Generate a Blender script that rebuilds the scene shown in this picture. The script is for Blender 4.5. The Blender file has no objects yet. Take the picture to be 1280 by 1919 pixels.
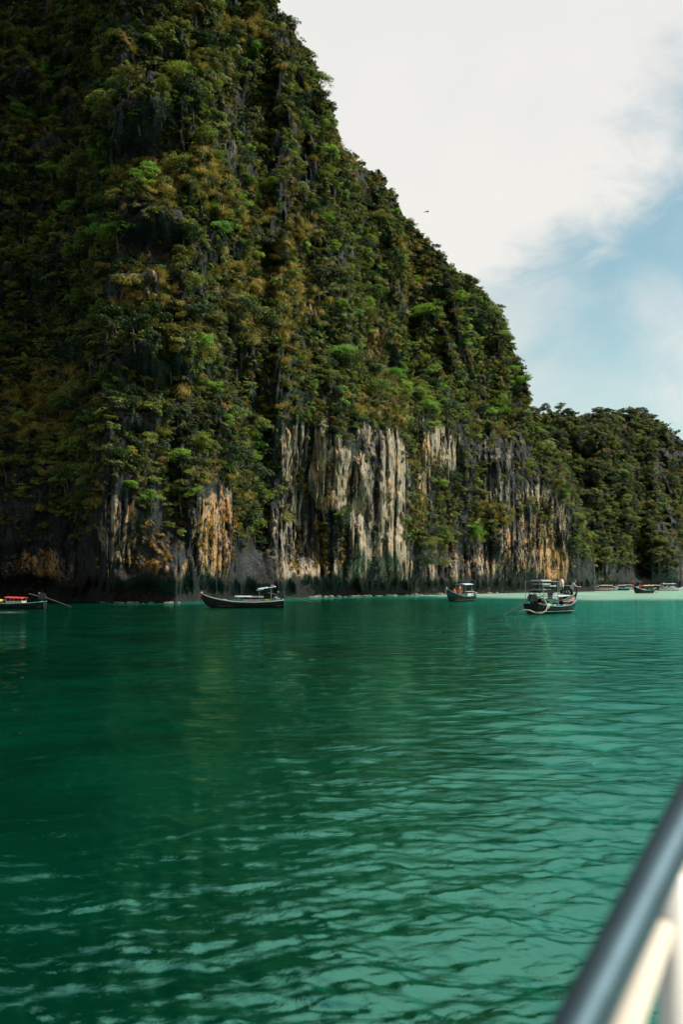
import bpy, math, random
import numpy as np
from mathutils import Vector, Matrix

R = math.radians
random.seed(7)
rng = np.random.default_rng(11)
SC = bpy.context.scene
COL = SC.collection

# ------------------------------------------------------------------ camera
F = 1866.0                      # focal length in photo pixels (1280 x 1919)
PITCH = math.atan((1094 - 959.5) / F)
CAMH = 2.3
cd = bpy.data.cameras.new('camera')
cam = bpy.data.objects.new('camera', cd)
COL.objects.link(cam)
cam.location = (0, 0, CAMH)
cam.rotation_euler = (math.pi / 2 + PITCH, 0, 0)
cd.sensor_fit = 'VERTICAL'
cd.sensor_height = 36.0
cd.sensor_width = 24.0
cd.lens = 36.0 * F / 1919.0
cd.clip_start = 0.05
cd.clip_end = 8000
cd.dof.use_dof = True
cd.dof.focus_distance = 90
cd.dof.aperture_fstop = 2.6
SC.camera = cam

# ------------------------------------------------------------------ sky + sun
SUN_EL, SUN_AZ = R(50), R(86)   # azimuth from +Y (view direction) towards +X
world = bpy.data.worlds.new('World')
SC.world = world
world.use_nodes = True
wt = world.node_tree
wt.nodes.clear()


def nn(t, typ, **kw):
    n = t.nodes.new(typ)
    for k, v in kw.items():
        setattr(n, k, v)
    return n


def math_node(t, op, a, b=None, clamp=False):
    n = nn(t, 'ShaderNodeMath', operation=op, use_clamp=clamp)
    for i, v in enumerate((a, b)):
        if v is None:
            continue
        if isinstance(v, (int, float)):
            n.inputs[i].default_value = v
        else:
            t.links.new(v, n.inputs[i])
    return n.outputs[0]


def mixc(t, fac, a, b, mode='MIX'):
    n = nn(t, 'ShaderNodeMix', data_type='RGBA', blend_type=mode)
    for i, v in ((0, fac), (6, a), (7, b)):
        if isinstance(v, (int, float)):
            n.inputs[i].default_value = v
        elif isinstance(v, tuple):
            n.inputs[i].default_value = (*v, 1) if len(v) == 3 else v
        else:
            t.links.new(v, n.inputs[i])
    return n.outputs[2]


def smooth(t, v, lo, hi):
    n = nn(t, 'ShaderNodeMapRange', interpolation_type='SMOOTHSTEP')
    t.links.new(v, n.inputs[0])
    n.inputs[1].default_value = lo
    n.inputs[2].default_value = hi
    return n.outputs[0]


def noise(t, vec, scale, detail=4, rough=0.55, dist=0.0):
    n = nn(t, 'ShaderNodeTexNoise')
    if vec is not None:
        t.links.new(vec, n.inputs['Vector'])
    n.inputs['Scale'].default_value = scale
    n.inputs['Detail'].default_value = detail
    n.inputs['Roughness'].default_value = rough
    n.inputs['Distortion'].default_value = dist
    return n.outputs['Fac']


def dirp(px, py):
    x = (px - 640) / F
    y = (959.5 - py) / F
    c, s = math.cos(PITCH), math.sin(PITCH)
    return Vector((x, c - y * s, s + y * c))


def on_water(px, py):
    d = dirp(px, py)
    t = -CAMH / d.z
    return Vector((d.x * t, d.y * t, 0))


def build_world():
    t = wt
    sky = nn(t, 'ShaderNodeTexSky', sky_type='NISHITA', sun_disc=False, sun_elevation=SUN_EL,
             sun_rotation=SUN_AZ, air_density=1.0, dust_density=1.2, ozone_density=1.0)
    skyc = mixc(t, 1.0, sky.outputs[0], (1.05, 1.26, 1.0), 'MULTIPLY')
    bg1 = nn(t, 'ShaderNodeBackground')
    t.links.new(skyc, bg1.inputs[0])
    bg1.inputs[1].default_value = 0.108
    tc = nn(t, 'ShaderNodeTexCoord')
    v = tc.outputs['Generated']
    # clouds: an upper left bank, ended out of view to lower ambient light; wisps elsewhere
    a, b = dirp(880, 525).normalized(), dirp(1300, 250).normalized()
    n = a.cross(b).normalized()
    if n.dot(dirp(800, 100)) < 0:
        n = -n
    dp = nn(t, 'ShaderNodeVectorMath', operation='DOT_PRODUCT')
    t.links.new(v, dp.inputs[0])
    dp.inputs[1].default_value = n
    f = dp.outputs['Value']
    st = nn(t, 'ShaderNodeMapping')
    st.inputs['Scale'].default_value = (1.0, 1.0, 1.5)
    t.links.new(v, st.inputs[0])
    n1 = noise(t, st.outputs[0], 4.5, 7, 0.54, 0.25)
    n2 = noise(t, st.outputs[0], 14.0, 6, 0.62, 0.6)
    k = math_node(t, 'ADD', math_node(t, 'MULTIPLY', math_node(t, 'SUBTRACT', n1, 0.5), 0.26),
                  math_node(t, 'MULTIPLY', math_node(t, 'SUBTRACT', n2, 0.5), 0.10))
    fk = math_node(t, 'ADD', f, k)
    bank = math_node(t, 'MULTIPLY', smooth(t, fk, -0.045, 0.065), smooth(t, math_node(t, 'ADD', f, math_node(t, 'MULTIPLY', k, 2.0)), 0.85, 0.55))
    wisp = smooth(t, noise(t, st.outputs[0], 6.0, 6, 0.6, 0.8), 0.49, 0.82)
    sep = nn(t, 'ShaderNodeSeparateXYZ')
    t.links.new(v, sep.inputs[0])
    # haze veil low over the horizon
    veil = smooth(t, sep.outputs[2], 0.42, 0.02)
    low = math_node(t, 'MULTIPLY', smooth(t, sep.outputs[2], 0.10, 0.24),
                    smooth(t, sep.outputs[2], 0.38, 0.24))
    wv = math_node(t, 'ADD', math_node(t, 'MULTIPLY', wisp, 0.75), math_node(t, 'MULTIPLY', veil, 0.28))
    lw = math_node(t, 'MULTIPLY', low, smooth(t, noise(t, st.outputs[0], 3.2, 5, 0.55, 0.5), 0.36, 0.60))
    wv = math_node(t, 'ADD', wv, math_node(t, 'MULTIPLY', lw, 0.5))
    cl = math_node(t, 'MAXIMUM', bank, wv, True)
    shade = mixc(t, smooth(t, n1, 0.3, 0.7), (0.715, 0.712, 0.695), (0.76, 0.748, 0.715))
    bg2 = nn(t, 'ShaderNodeBackground')
    t.links.new(shade, bg2.inputs[0])
    bg2.inputs[1].default_value = 1.0
    mx = nn(t, 'ShaderNodeMixShader')
    t.links.new(cl, mx.inputs[0])
    t.links.new(bg1.outputs[0], mx.inputs[1])
    t.links.new(bg2.outputs[0], mx.inputs[2])
    out = nn(t, 'ShaderNodeOutputWorld')
    t.links.new(mx.outputs[0], out.inputs[0])


build_world()
sl = bpy.data.lights.new('sun', 'SUN')
sl.energy = 5.0
sl.angle = R(0.53)
sl.color = (1.0, 0.94, 0.84)
so = bpy.data.objects.new('sun', sl)
COL.objects.link(so)
SUNV = Vector((math.sin(SUN_AZ) * math.cos(SUN_EL), math.cos(SUN_AZ) * math.cos(SUN_EL), math.sin(SUN_EL)))
so.rotation_euler = SUNV.to_track_quat('Z', 'Y').to_euler()
so.location = (60, 30, 150)

vs = SC.view_settings
vs.view_transform = 'Standard'
vs.look = 'None'
vs.exposure = 0.22
vs.gamma = 1.0
vs.use_curve_mapping = False
SC.render.engine = 'CYCLES'
SC.cycles.max_bounces = 5
SC.cycles.diffuse_bounces = 2
SC.cycles.glossy_bounces = 3
SC.cycles.transmission_bounces = 3
SC.cycles.caustics_reflective = False
SC.cycles.caustics_refractive = False
SC.cycles.use_denoising = True

# ------------------------------------------------------------------ helpers
H3 = rng.integers(0, 1 << 30, 4096)


def _h(ix, iy, iz):
    h = (ix * 73856093) ^ (iy * 19349663) ^ (iz * 83492791)
    h = (h ^ (h >> 13)) * 1274126177
    return ((h ^ (h >> 16)) & 0xFFFFFF) / float(0xFFFFFF) * 2 - 1


def vnoise(x, y, z):
    x, y, z = np.broadcast_arrays(np.asarray(x, float), np.asarray(y, float), np.asarray(z, float))
    ix, iy, iz = np.floor(x).astype(np.int64), np.floor(y).astype(np.int64), np.floor(z).astype(np.int64)
    fx, fy, fz = x - ix, y - iy, z - iz
    fx, fy, fz = [f * f * f * (f * (f * 6 - 15) + 10) for f in (fx, fy, fz)]
    r = 0
    for dx in (0, 1):
        for dy in (0, 1):
            for dz in (0, 1):
                w = (fx if dx else 1 - fx) * (fy if dy else 1 - fy) * (fz if dz else 1 - fz)
                r = r + w * _h(ix + dx, iy + dy, iz + dz)
    return r


def fbm(x, y, z=0.0, oct=4, gain=0.5):
    a, s, tot = 1.0, 0.0, 0.0
    for i in range(oct):
        s = s + a * vnoise(x * 2 ** i + 17 * i, y * 2 ** i + 31 * i, np.asarray(z) + 7.3 * i)
        tot += a
        a *= gain
    return s / tot


def sstep(x, a, b):
    t = np.clip((x - a) / (b - a), 0, 1)
    return t * t * (3 - 2 * t)


def mesh_np(name, verts, faces, smooth_shade=True):
    """verts (n,3); faces (m,k) with k = 3 or 4"""
    me = bpy.data.meshes.new(name)
    verts = np.asarray(verts, np.float32)
    faces = np.asarray(faces, np.int32)
    m, k = faces.shape
    me.vertices.add(len(verts))
    me.vertices.foreach_set('co', verts.ravel())
    me.loops.add(m * k)
    me.loops.foreach_set('vertex_index', faces.ravel())
    me.polygons.add(m)
    me.polygons.foreach_set('loop_start', np.arange(0, m * k, k, dtype=np.int32))
    me.polygons.foreach_set('use_smooth', np.full(m, smooth_shade))
    me.update(calc_edges=True)
    me.validate()
    return me


def link(name, me, mat=None, parent=None, loc=None):
    o = bpy.data.objects.new(name, me)
    COL.objects.link(o)
    if mat is not None and me is not None and len(me.materials) == 0:
        me.materials.append(mat)
    if parent is not None:
        o.parent = parent
    if loc is not None:
        o.location = loc
    return o


def tag(o, label=None, cat=None, group=None, kind=None):
    if label:
        o['label'] = label
    if cat:
        o['category'] = cat
    if group:
        o['group'] = group
    if kind:
        o['kind'] = kind
    return o


def empty(name, loc=(0, 0, 0), rz=0.0):
    o = bpy.data.objects.new(name, None)
    COL.objects.link(o)
    o.location = loc
    o.rotation_euler = (0, 0, rz)
    o.empty_display_size = 0.3
    return o


class MB:
    """collects boxes, tubes, lofts; build() links them as one mesh"""

    def __init__(self):
        self.v, self.f = [], []

    def add(self, vs, fs):
        n = len(self.v)
        self.v += [tuple(p) for p in vs]
        self.f += [tuple(i + n for i in f) for f in fs]
        return self

    def box(self, c, s, rot=None, taper=1.0):
        c = Vector(c)
        M = rot or Matrix.Identity(3)
        vs = []
        for z in (-1, 1):
            k = taper if z > 0 else 1
            for x, y in ((-1, -1), (1, -1), (1, 1), (-1, 1)):
                vs.append(c + M @ Vector((x * s[0] / 2 * k, y * s[1] / 2 * k, z * s[2] / 2)))
        return self.add(vs, [(3, 2, 1, 0), (4, 5, 6, 7), (0, 1, 5, 4), (1, 2, 6, 5), (2, 3, 7, 6), (3, 0, 4, 7)])

    def tube(self, pts, rad, n=8, cap=True):
        pts = [Vector(p) for p in pts]
        if isinstance(rad, (int, float)):
            rad = [rad] * len(pts)
        vs, fs = [], []
        up = Vector((0.13, 0.21, 0.97))
        for i, p in enumerate(pts):
            t = (pts[min(i + 1, len(pts) - 1)] - pts[max(i - 1, 0)]).normalized()
            a = t.cross(up)
            if a.length < 1e-3:
                a = t.cross(Vector((1, 0, 0)))
            a.normalize()
            b = t.cross(a)
            for k in range(n):
                th = 2 * math.pi * k / n
                vs.append(p + (a * math.cos(th) + b * math.sin(th)) * rad[i])
        for i in range(len(pts) - 1):
            for k in range(n):
                fs.append((i * n + k, i * n + (k + 1) % n, (i + 1) * n + (k + 1) % n, (i + 1) * n + k))
        if cap:
            fs.append(tuple(range(n))[::-1])
            fs.append(tuple((len(pts) - 1) * n + k for k in range(n)))
        return self.add(vs, fs)

    def ball(self, c, s, nu=10, nv=6, jit=0.0, seed=0):
        r = random.Random(seed)
        vs, fs = [], []
        for j in range(nv + 1):
            ph = math.pi * j / nv
            for i in range(nu):
                th = 2 * math.pi * i / nu
                k = 1 + r.uniform(-jit, jit)
                vs.append((c[0] + s[0] * math.sin(ph) * math.cos(th) * k, c[1] + s[1] * math.sin(ph) * math.sin(th) * k,
                           c[2] + s[2] * math.cos(ph) * k))
        for j in range(nv):
            for i in range(nu):
                a, b = j * nu + i, j * nu + (i + 1) % nu
                fs.append((a, a + nu, b + nu, b))
        return self.add(vs, fs)

    def grid(self, P, thick=None):
        """P rows x cols of points; thick: Vector offset gives it a second side"""
        r, c = len(P), len(P[0])
        vs = [Vector(p) for row in P for p in row]
        fs = [(i * c + j, i * c + j + 1, (i + 1) * c + j + 1, (i + 1) * c + j) for i in range(r - 1) for j in range(c - 1)]
        if thick is None:
            return self.add(vs, fs)
        n = len(vs)
        off = Vector(thick)
        fs2 = [tuple(k + n for k in f[::-1]) for f in fs]
        rim = []
        ed = [j for j in range(c)] + [i * c + c - 1 for i in range(1, r)] + [(r - 1) * c + j for j in range(c - 2, -1, -1)] + \
             [i * c for i in range(r - 2, 0, -1)]
        for a, b in zip(ed, ed[1:] + ed[:1]):
            rim.append((b, a, a + n, b + n))
        return self.add(vs + [p + off for p in vs], fs + fs2 + rim)

    def mesh(self, name, smooth_shade=False):
        me = bpy.data.meshes.new(name)
        me.from_pydata([tuple(p) for p in self.v], [], self.f)
        if smooth_shade:
            me.polygons.foreach_set('use_smooth', [True] * len(me.polygons))
        me.update()
        return me

    def build(self, name, mat, parent=None, smooth_shade=False, loc=None):
        return link(name, self.mesh(name, smooth_shade), mat, parent, loc)


def new_mat(name):
    m = bpy.data.materials.new(name)
    m.use_nodes = True
    t = m.node_tree
    t.nodes.clear()
    out = nn(t, 'ShaderNodeOutputMaterial')
    return m, t, out


def plain(name, col, rough=0.6, var=0.25, scale=3.0, metal=0.0, bump=0.0):
    """painted / cloth surface with a little dirt and wear in the tone"""
    m, t, out = new_mat(name)
    p = nn(t, 'ShaderNodeBsdfPrincipled')
    tc = nn(t, 'ShaderNodeTexCoord')
    n = noise(t, tc.outputs['Object'], scale, 5, 0.6)
    c = mixc(t, smooth(t, n, 0.3, 0.75), col, tuple(x * (1 - var) for x in col))
    t.links.new(c, p.inputs['Base Color'])
    p.inputs['Roughness'].default_value = rough
    p.inputs['Metallic'].default_value = metal
    if rough >= 0.7:
        p.inputs['Specular IOR Level'].default_value = 0.15
    if bump:
        b = nn(t, 'ShaderNodeBump')
        b.inputs['Strength'].default_value = bump
        b.inputs['Distance'].default_value = 0.03
        t.links.new(n, b.inputs['Height'])
        t.links.new(b.outputs[0], p.inputs['Normal'])
    t.links.new(p.outputs[0], out.inputs[0])
    return m


def project(P):
    """world points (n,3) -> photo pixels"""
    c, s = math.cos(PITCH), math.sin(PITCH)
    X, Y, Z = P[..., 0], P[..., 1], P[..., 2] - CAMH
    fwd = Y * c + Z * s
    up = -Y * s + Z * c
    fwd = np.where(fwd < 0.01, 0.01, fwd)
    return 640 + F * X / fwd, 959.5 - F * up / fwd


def to_az(px, py):
    d = dirp(px, py)
    return math.atan2(d.x, d.y), d.z / math.hypot(d.x, d.y)


# ------------------------------------------------------------------ terrain
# bare rock: photo-based survey of where the limestone shows (cx, cy, rx, ry, paleness, ochre)
ROCK = [
    (700, 945, 62, 165, 1.0, .45), (622, 885, 38, 85, .95, .65), (540, 850, 26, 75, .75, .5),
    (560, 1000, 62, 95, .38, .35), (220, 990, 40, 72, .6, .6), (400, 990, 48, 90, .42, .75),
    (60, 1065, 75, 38, .4, .7), (640, 1080, 120, 28, .7, .6), (835, 845, 32, 50, .9, .5),
    (800, 865, 18, 85, .8, .7), (965, 915, 70, 34, .3, .25), (975, 1010, 50, 55, .32, .6),
    (1035, 1055, 44, 46, .6, .95), (1000, 930, 34, 24, .55, .5), (870, 1060, 90, 36, .35, .5),
    (520, 330, 70, 130, .16, .15), (350, 470, 60, 70, .16, .15), (560, 430, 50, 50, .22, .4),
    (640, 480, 34, 70, .14, .2), (450, 260, 40, 90, .2, .2), (700, 650, 32, 30, .5, .95), (270, 520, 40, 40, .25, .5),
    (230, 200, 30, 80, .18, .2), (100, 40, 14, 50, .4, .4), (630, 130, 40, 120, .18, .2),
    (300, 1080, 120, 26, .2, .5), (745, 1040, 24, 70, 1.0, .6), (575, 560, 34, 40, .35, .7),
    (1050, 980, 20, 60, .4, .5), (940, 850, 60, 40, .3, .15),
]


def rock_field(px, py):
    bare = np.zeros_like(px)
    pale = np.zeros_like(px)
    och = np.zeros_like(px)
    wx = px + 22 * fbm(px / 40, py / 90, 3.1, 3)
    wy = py + 30 * fbm(px / 30, py / 60, 8.1, 3)
    for cx, cy, rx, ry, p, oc in ROCK:
        d = np.sqrt(((wx - cx) / rx) ** 2 + ((wy - cy) / ry) ** 2)
        m = 1 - sstep(d, 0.72, 1.18)
        bare = np.maximum(bare, m)
        pale = np.maximum(pale, m * p)
        och = np.maximum(och, m * oc)
    return bare, pale, och


def make_terrain(us, base, sil, wall, kslope, extra, rows, back_rows, amp, drop, back_len):
    """surface from the waterline up to the crest and down the far side.
    us: columns (photo px at the horizon), base/sil/wall: control polylines over us"""
    us = np.asarray(us, float)
    az = np.arctan((us - 640) / (F * math.cos(PITCH)))
    d0 = np.interp(us, [b[0] for b in base], [b[1] for b in base])
    sa = [to_az(x, y) for x, y in sil]
    e = np.interp(az, [s[0] for s in sa], [s[1] for s in sa])
    wa = [to_az(x, y) for x, y in wall]
    ew = np.interp(az, [s[0] for s in wa], [s[1] for s in wa])
    zw = CAMH + ew * d0
    ex = np.interp(us, [b[0] for b in extra], [b[1] for b in extra])
    zt = (CAMH + e * (d0 + ex - kslope * zw)) / (1 - e * kslope) - drop
    zt = np.maximum(zt, 0.5)
    zw = np.minimum(zw, zt * 0.9)
    bx, by = d0 * np.sin(az), d0 * np.cos(az)
    s = np.concatenate([[0], np.cumsum(np.hypot(np.diff(bx), np.diff(by)))])
    ev = to_az(640, -70)[1]
    zv = np.minimum(zt, (CAMH + np.minimum(e, ev) * (d0 + ex - kslope * zw)) / (1 - np.minimum(e, ev) * kslope))
    r1 = int(rows * 0.86)
    t = np.linspace(0, 1, r1) ** 0.95
    t2 = np.linspace(0, 1, rows - r1 + 1)[1:]
    Z = np.vstack([-1.0 + t[:, None] * (zv + 1.0 - 0.02 * zt)[None, :], (zv - 0.02 * zt)[None, :] + t2[:, None] * (zt - zv + 0.02 * zt)[None, :]])
    S = np.broadcast_to(s, Z.shape)
    D = np.broadcast_to(d0, Z.shape).copy()
    fade = np.clip((zt[None, :] - Z) / 12.0, 0.15, 1)
    low = sstep(Z, 2.0, 8.0)
    up = np.clip(Z - zw, 0, None)
    lean = np.clip(np.minimum(Z, zw) / np.maximum(zw, 1), 0, 1)
    D += 3.6 * (1 - sstep(Z + 1.8 * fbm(S / 3, Z * 0, 4.4, 3), 1.4, 3.2))   # sea notch at the waterline
    D += -2.4 * amp * lean ** 1.5 * sstep(zw[None, :] + 0 * Z, 6, 14)          # wall leans out
    D += kslope * up + ex[None, :] * sstep(up, 0, 14)
    # ledges and steps on the slope
    ph = up / 15.0 + 1.7 * fbm(S / 26, Z / 60, 9.2, 2)
    D += amp * 2.4 * np.sin(2 * np.pi * ph) * sstep(up, 2, 14) * fade
    ph = up / 5.5 + 2.4 * fbm(S / 9, Z / 30, 5.2, 2)
    D += amp * 0.8 * np.sin(2 * np.pi * ph) * sstep(up, 1, 8) * fade
    D += amp * 10.0 * fbm(S / 34, Z / 55, 1.3, 2) * low * fade
    D += amp * 7.5 * fbm(S / 15 + Z / 60, Z / 17, 2.7, 3) * low * fade
    D += amp * 2.2 * fbm(S / 4.5, Z / 5, 6.1, 3) * low
    # provisional position for the survey of bare rock
    P = np.stack([D * np.sin(az), D * np.cos(az), Z], -1)
    px, py = project(P)
    return dict(us=us, az=az, s=s, S=S, D=D, Z=Z, zt=zt, zw=zw, px=px, py=py, P=P, back_rows=back_rows, back_len=back_len)


def close_back(T):
    D, Z, az = T['D'], T['Z'], T['az']
    n = T['back_rows']
    tb = np.linspace(0, 1, n + 1)[1:, None]
    Db = D[-1][None, :] + T['back_len'] * tb
    Zb = T['zt'][None, :] * (1 - tb ** 1.6) - 1.5 * tb + 0 * Db
    D2 = np.vstack([D, Db])
    Z2 = np.vstack([Z, Zb])
    return np.stack([D2 * np.sin(az), D2 * np.cos(az), Z2], -1)


def grid_faces(r, c):
    a = np.arange(r * c).reshape(r, c)
    return np.stack([a[:-1, :-1], a[:-1, 1:], a[1:, 1:], a[1:, :-1]], -1).reshape(-1, 4)


def rock_material():
    m, t, out = new_mat('limestone')
    p = nn(t, 'ShaderNodeBsdfPrincipled')
    geo = nn(t, 'ShaderNodeTexCoord')
    mp = nn(t, 'ShaderNodeMapping')
    mp.inputs['Scale'].default_value = (1.0, 1.0, 0.10)
    t.links.new(geo.outputs['Object'], mp.inputs[0])
    streak = noise(t, mp.outputs[0], 0.95, 5, 0.6, 0.5)
    streak2 = noise(t, mp.outputs[0], 2.6, 4, 0.6, 0.3)
    blot = noise(t, geo.outputs['Object'], 0.32, 6, 0.62, 0.6)
    fine = noise(t, geo.outputs['Object'], 2.2, 6, 0.65)
    pale = nn(t, 'ShaderNodeAttribute', attribute_name='pale').outputs['Fac']
    och = nn(t, 'ShaderNodeAttribute', attribute_name='ochre').outputs['Fac']
    flute = nn(t, 'ShaderNodeAttribute', attribute_name='flute').outputs['Fac']
    notch_shade = nn(t, 'ShaderNodeAttribute', attribute_name='notch_shade').outputs['Fac']
    dark = mixc(t, smooth(t, fine, 0.35, 0.7), (0.014, 0.017, 0.017), (0.055, 0.058, 0.055))
    dark = mixc(t, smooth(t, blot, 0.38, 0.62), mixc(t, 1.0, dark, (0.4, 0.4, 0.4), 'MULTIPLY'), dark)
    palec = mixc(t, smooth(t, streak2, 0.35, 0.68), (0.12, 0.112, 0.088), (0.47, 0.385, 0.26))
    ochc = mixc(t, smooth(t, fine, 0.35, 0.7), (0.42, 0.19, 0.06), (0.58, 0.36, 0.15))
    # paleness broken into vertical runs of drip stone
    a = math_node(t, 'ADD', math_node(t, 'MULTIPLY', pale, 0.45), math_node(t, 'MULTIPLY', flute, 0.75))
    a = math_node(t, 'ADD', a, math_node(t, 'MULTIPLY', math_node(t, 'SUBTRACT', streak, 0.5), 1.3))
    a = math_node(t, 'ADD', a, math_node(t, 'MULTIPLY', math_node(t, 'SUBTRACT', blot, 0.5), 0.9))
    a = math_node(t, 'ADD', a, math_node(t, 'MULTIPLY', math_node(t, 'SUBTRACT', fine, 0.5), 0.7))
    f1 = math_node(t, 'MULTIPLY', smooth(t, a, 0.72, 1.02), smooth(t, pale, 0.03, 0.5))
    c = mixc(t, f1, dark, palec)
    b = math_node(t, 'ADD', math_node(t, 'MULTIPLY', och, 0.5), math_node(t, 'SUBTRACT', blot, 0.5))
    b = math_node(t, 'ADD', b, math_node(t, 'MULTIPLY', math_node(t, 'SUBTRACT', streak2, 0.5), 0.7))
    b = math_node(t, 'ADD', b, math_node(t, 'MULTIPLY', math_node(t, 'SUBTRACT', fine, 0.5), 0.8))
    f2 = math_node(t, 'MULTIPLY', smooth(t, b, 0.28, 0.56), smooth(t, och, 0.05, 0.3))
    c = mixc(t, math_node(t, 'MULTIPLY', f2, 0.85), c, ochc)
    c = mixc(t, notch_shade, c, mixc(t, smooth(t, fine, 0.3, 0.7), (0.008, 0.007, 0.006), (0.034, 0.029, 0.024)))  # undercut shade of the sea notch painted near-black into the rock colour
    t.links.new(c, p.inputs['Base Color'])
    p.inputs['Roughness'].default_value = 0.9
    p.inputs['Specular IOR Level'].default_value = 0.2
    bm = nn(t, 'ShaderNodeBump')
    bm.inputs['Strength'].default_value = 0.8
    bm.inputs['Distance'].default_value = 0.35
    hgt = math_node(t, 'ADD', math_node(t, 'MULTIPLY', streak2, 0.6), fine)
    t.links.new(hgt, bm.inputs['Height'])
    t.links.new(bm.outputs[0], p.inputs['Normal'])
    t.links.new(p.outputs[0], out.inputs[0])
    return m


M_ROCK = rock_material()


def finish_terrain(T, name, use_rock):
    S, Z, D = T['S'], T['Z'], T['D']
    if use_rock:
        bare, pale, och = rock_field(T['px'], T['py'])
    else:
        bare = sstep(fbm(S / 22, Z / 26, 3.3, 3) + 0.22 * sstep(T['us'][None, :] + 0 * Z, 1150, 1280), 0.16, 0.34)
        pale, och = bare * 0.25, bare * 0.12
    wob = S + 1.6 * fbm(Z / 9, S / 30, 2.2, 2)
    col = np.clip(np.abs(vnoise(wob / 3.6, Z / 60, 0.7)) / 0.42, 0, 1) ** 0.7      # rounded drip columns, sharp creases
    col2 = np.clip(np.abs(vnoise(wob / 1.5 + 40, Z / 26, 4.7)) / 0.42, 0, 1) ** 0.7
    onwall = np.clip(1 - np.clip(Z - T['zw'][None, :], 0, None) / 6, 0, 1)
    hi = sstep(Z, 2.0, 4.5)
    k = (1.0 if use_rock else 1.5)
    D -= k * hi * onwall * np.clip(0.35 + bare, 0, 1) * (1.9 * (col - .6) + 0.7 * (col2 - .6))
    up_ = 1 - onwall
    D -= k * (1 - hi) * sstep(Z, 0.2, 1.0) * (1.3 * np.abs(fbm(S / 1.6, Z / 0.9, 7.7, 3, .6)) + 0.8 * fbm(S / 4, Z / 3, 8.8, 2))
    crag = np.abs(fbm(S / 3.0, Z / 8.0, 3.9, 3))
    D -= k * hi * (up_ * 1.5 + 0.5) * crag
    D -= k * hi * (1.1 + 0.8 * up_) * np.abs(fbm(S / 1.3, Z / 2.4, 1.1, 3, .65))
    flute = np.clip(0.62 * col + 0.45 * col2, 0, 1) * onwall + up_ * np.clip(crag * 2.2, 0, 1)
    T['P'] = np.stack([D * np.sin(T['az']), D * np.cos(T['az']), Z], -1)
    T['bare'] = bare
    full = close_back(T)
    r, c, _ = full.shape
    me = mesh_np(name, full.reshape(-1, 3), grid_faces(r, c))
    pad = np.zeros((T['back_rows'], c))
    notch_shade = 1 - sstep(Z + 1.8 * fbm(S / 2.4, Z / 3, 2.0, 3), 2.2, 4.4)  # where the notch's shade is painted, with a ragged upper edge
    for nm, arr in (('pale', pale), ('ochre', och), ('flute', flute), ('notch_shade', notch_shade)):
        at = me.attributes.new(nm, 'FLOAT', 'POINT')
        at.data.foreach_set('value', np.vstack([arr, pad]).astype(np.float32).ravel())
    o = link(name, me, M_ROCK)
    tag(o, kind='structure')
    # normals + visibility, for planting
    P = T['P']
    du = np.gradient(P, axis=1)
    dv = np.gradient(P, axis=0)
    N = np.cross(du, dv)
    ln = np.linalg.norm(N, axis=-1, keepdims=True)
    T['area'] = ln[..., 0]
    N = N / np.maximum(ln, 1e-9)
    flip = np.sign(-(N[..., 0] * P[..., 0] + N[..., 1] * P[..., 1]) + N[..., 2] * 20)
    T['N'] = N
    T['N'] = N * np.where(np.sum(N * np.stack([-P[..., 0], -P[..., 1], 40 + 0 * P[..., 2]], -1), -1) < 0, -1, 1)[..., None]
    te = (P[..., 2] - CAMH) / np.hypot(P[..., 0], P[..., 1])
    T['vis'] = te >= np.maximum.accumulate(te, axis=0) - 1e-4
    T['px'], T['py'] = project(P)
    return o


US = np.concatenate([np.linspace(-420, -20, 90)[:-1], np.linspace(-20, 1112, 560), np.linspace(1113, 1119, 8)])
BASE = [(-420, 140), (-200, 139), (0, 138), (90, 137), (160, 131), (215, 120), (330, 120), (370, 128), (460, 146), (520, 152), (600, 170), (700, 184), (800, 204),
        (900, 228), (1000, 262), (1080, 288), (1112, 304), (1115, 325), (1119, 380)]
SIL = [(-420, -900), (0, -860), (250, -620), (390, -300), (455, -110), (500, 6), (550, 66), (584, 128), (618, 215), (636, 285),
       (700, 330), (735, 360), (757, 408), (825, 476), (875, 524), (938, 580), (958, 645), (984, 700), (994, 765),
       (1030, 820), (1062, 890), (1090, 960), (1106, 1010), (1112, 1035), (1116, 1060), (1119, 1100)]
WALL = [(-420, 930), (0, 900), (200, 905), (370, 870), (450, 850), (520, 790), (640, 815), (760, 795), (850, 775), (900, 840),
        (1000, 870), (1050, 920), (1100, 1010), (1119, 1090)]
EXTRA = [(-420, 24), (50, 20), (130, 12), (200, 0), (600, 0), (640, 2), (690, 16), (780, 18), (860, 8), (950, 14), (1040, 6), (1119, 0)]
T1 = make_terrain(US, BASE, SIL, WALL, 0.42, EXTRA, 440, 14, 1.0, 1.2, 120)
# gullies that part the buttresses
for cu, w, dep in ((492, 22, 5.5), (772, 16, 5.0), (320, 26, 3.5), (905, 18, 4.5), (140, 30, 4.0)):
    wobble = cu + 14 * fbm(T1['Z'] / 18, T1['Z'] * 0, cu * .1, 2)
    T1['D'] += dep * np.exp(-((T1['us'][None, :] - wobble) / w) ** 2) * sstep(T1['Z'], 3, 10) * np.clip((T1['zt'] - T1['Z']) / 25, 0, 1)
finish_terrain(T1, 'cliff', True)



def blob0(px, py):
    return 1 - sstep(np.hypot((px - 700) / 62, (py - 950) / 150), 0.6, 1.2)


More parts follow.
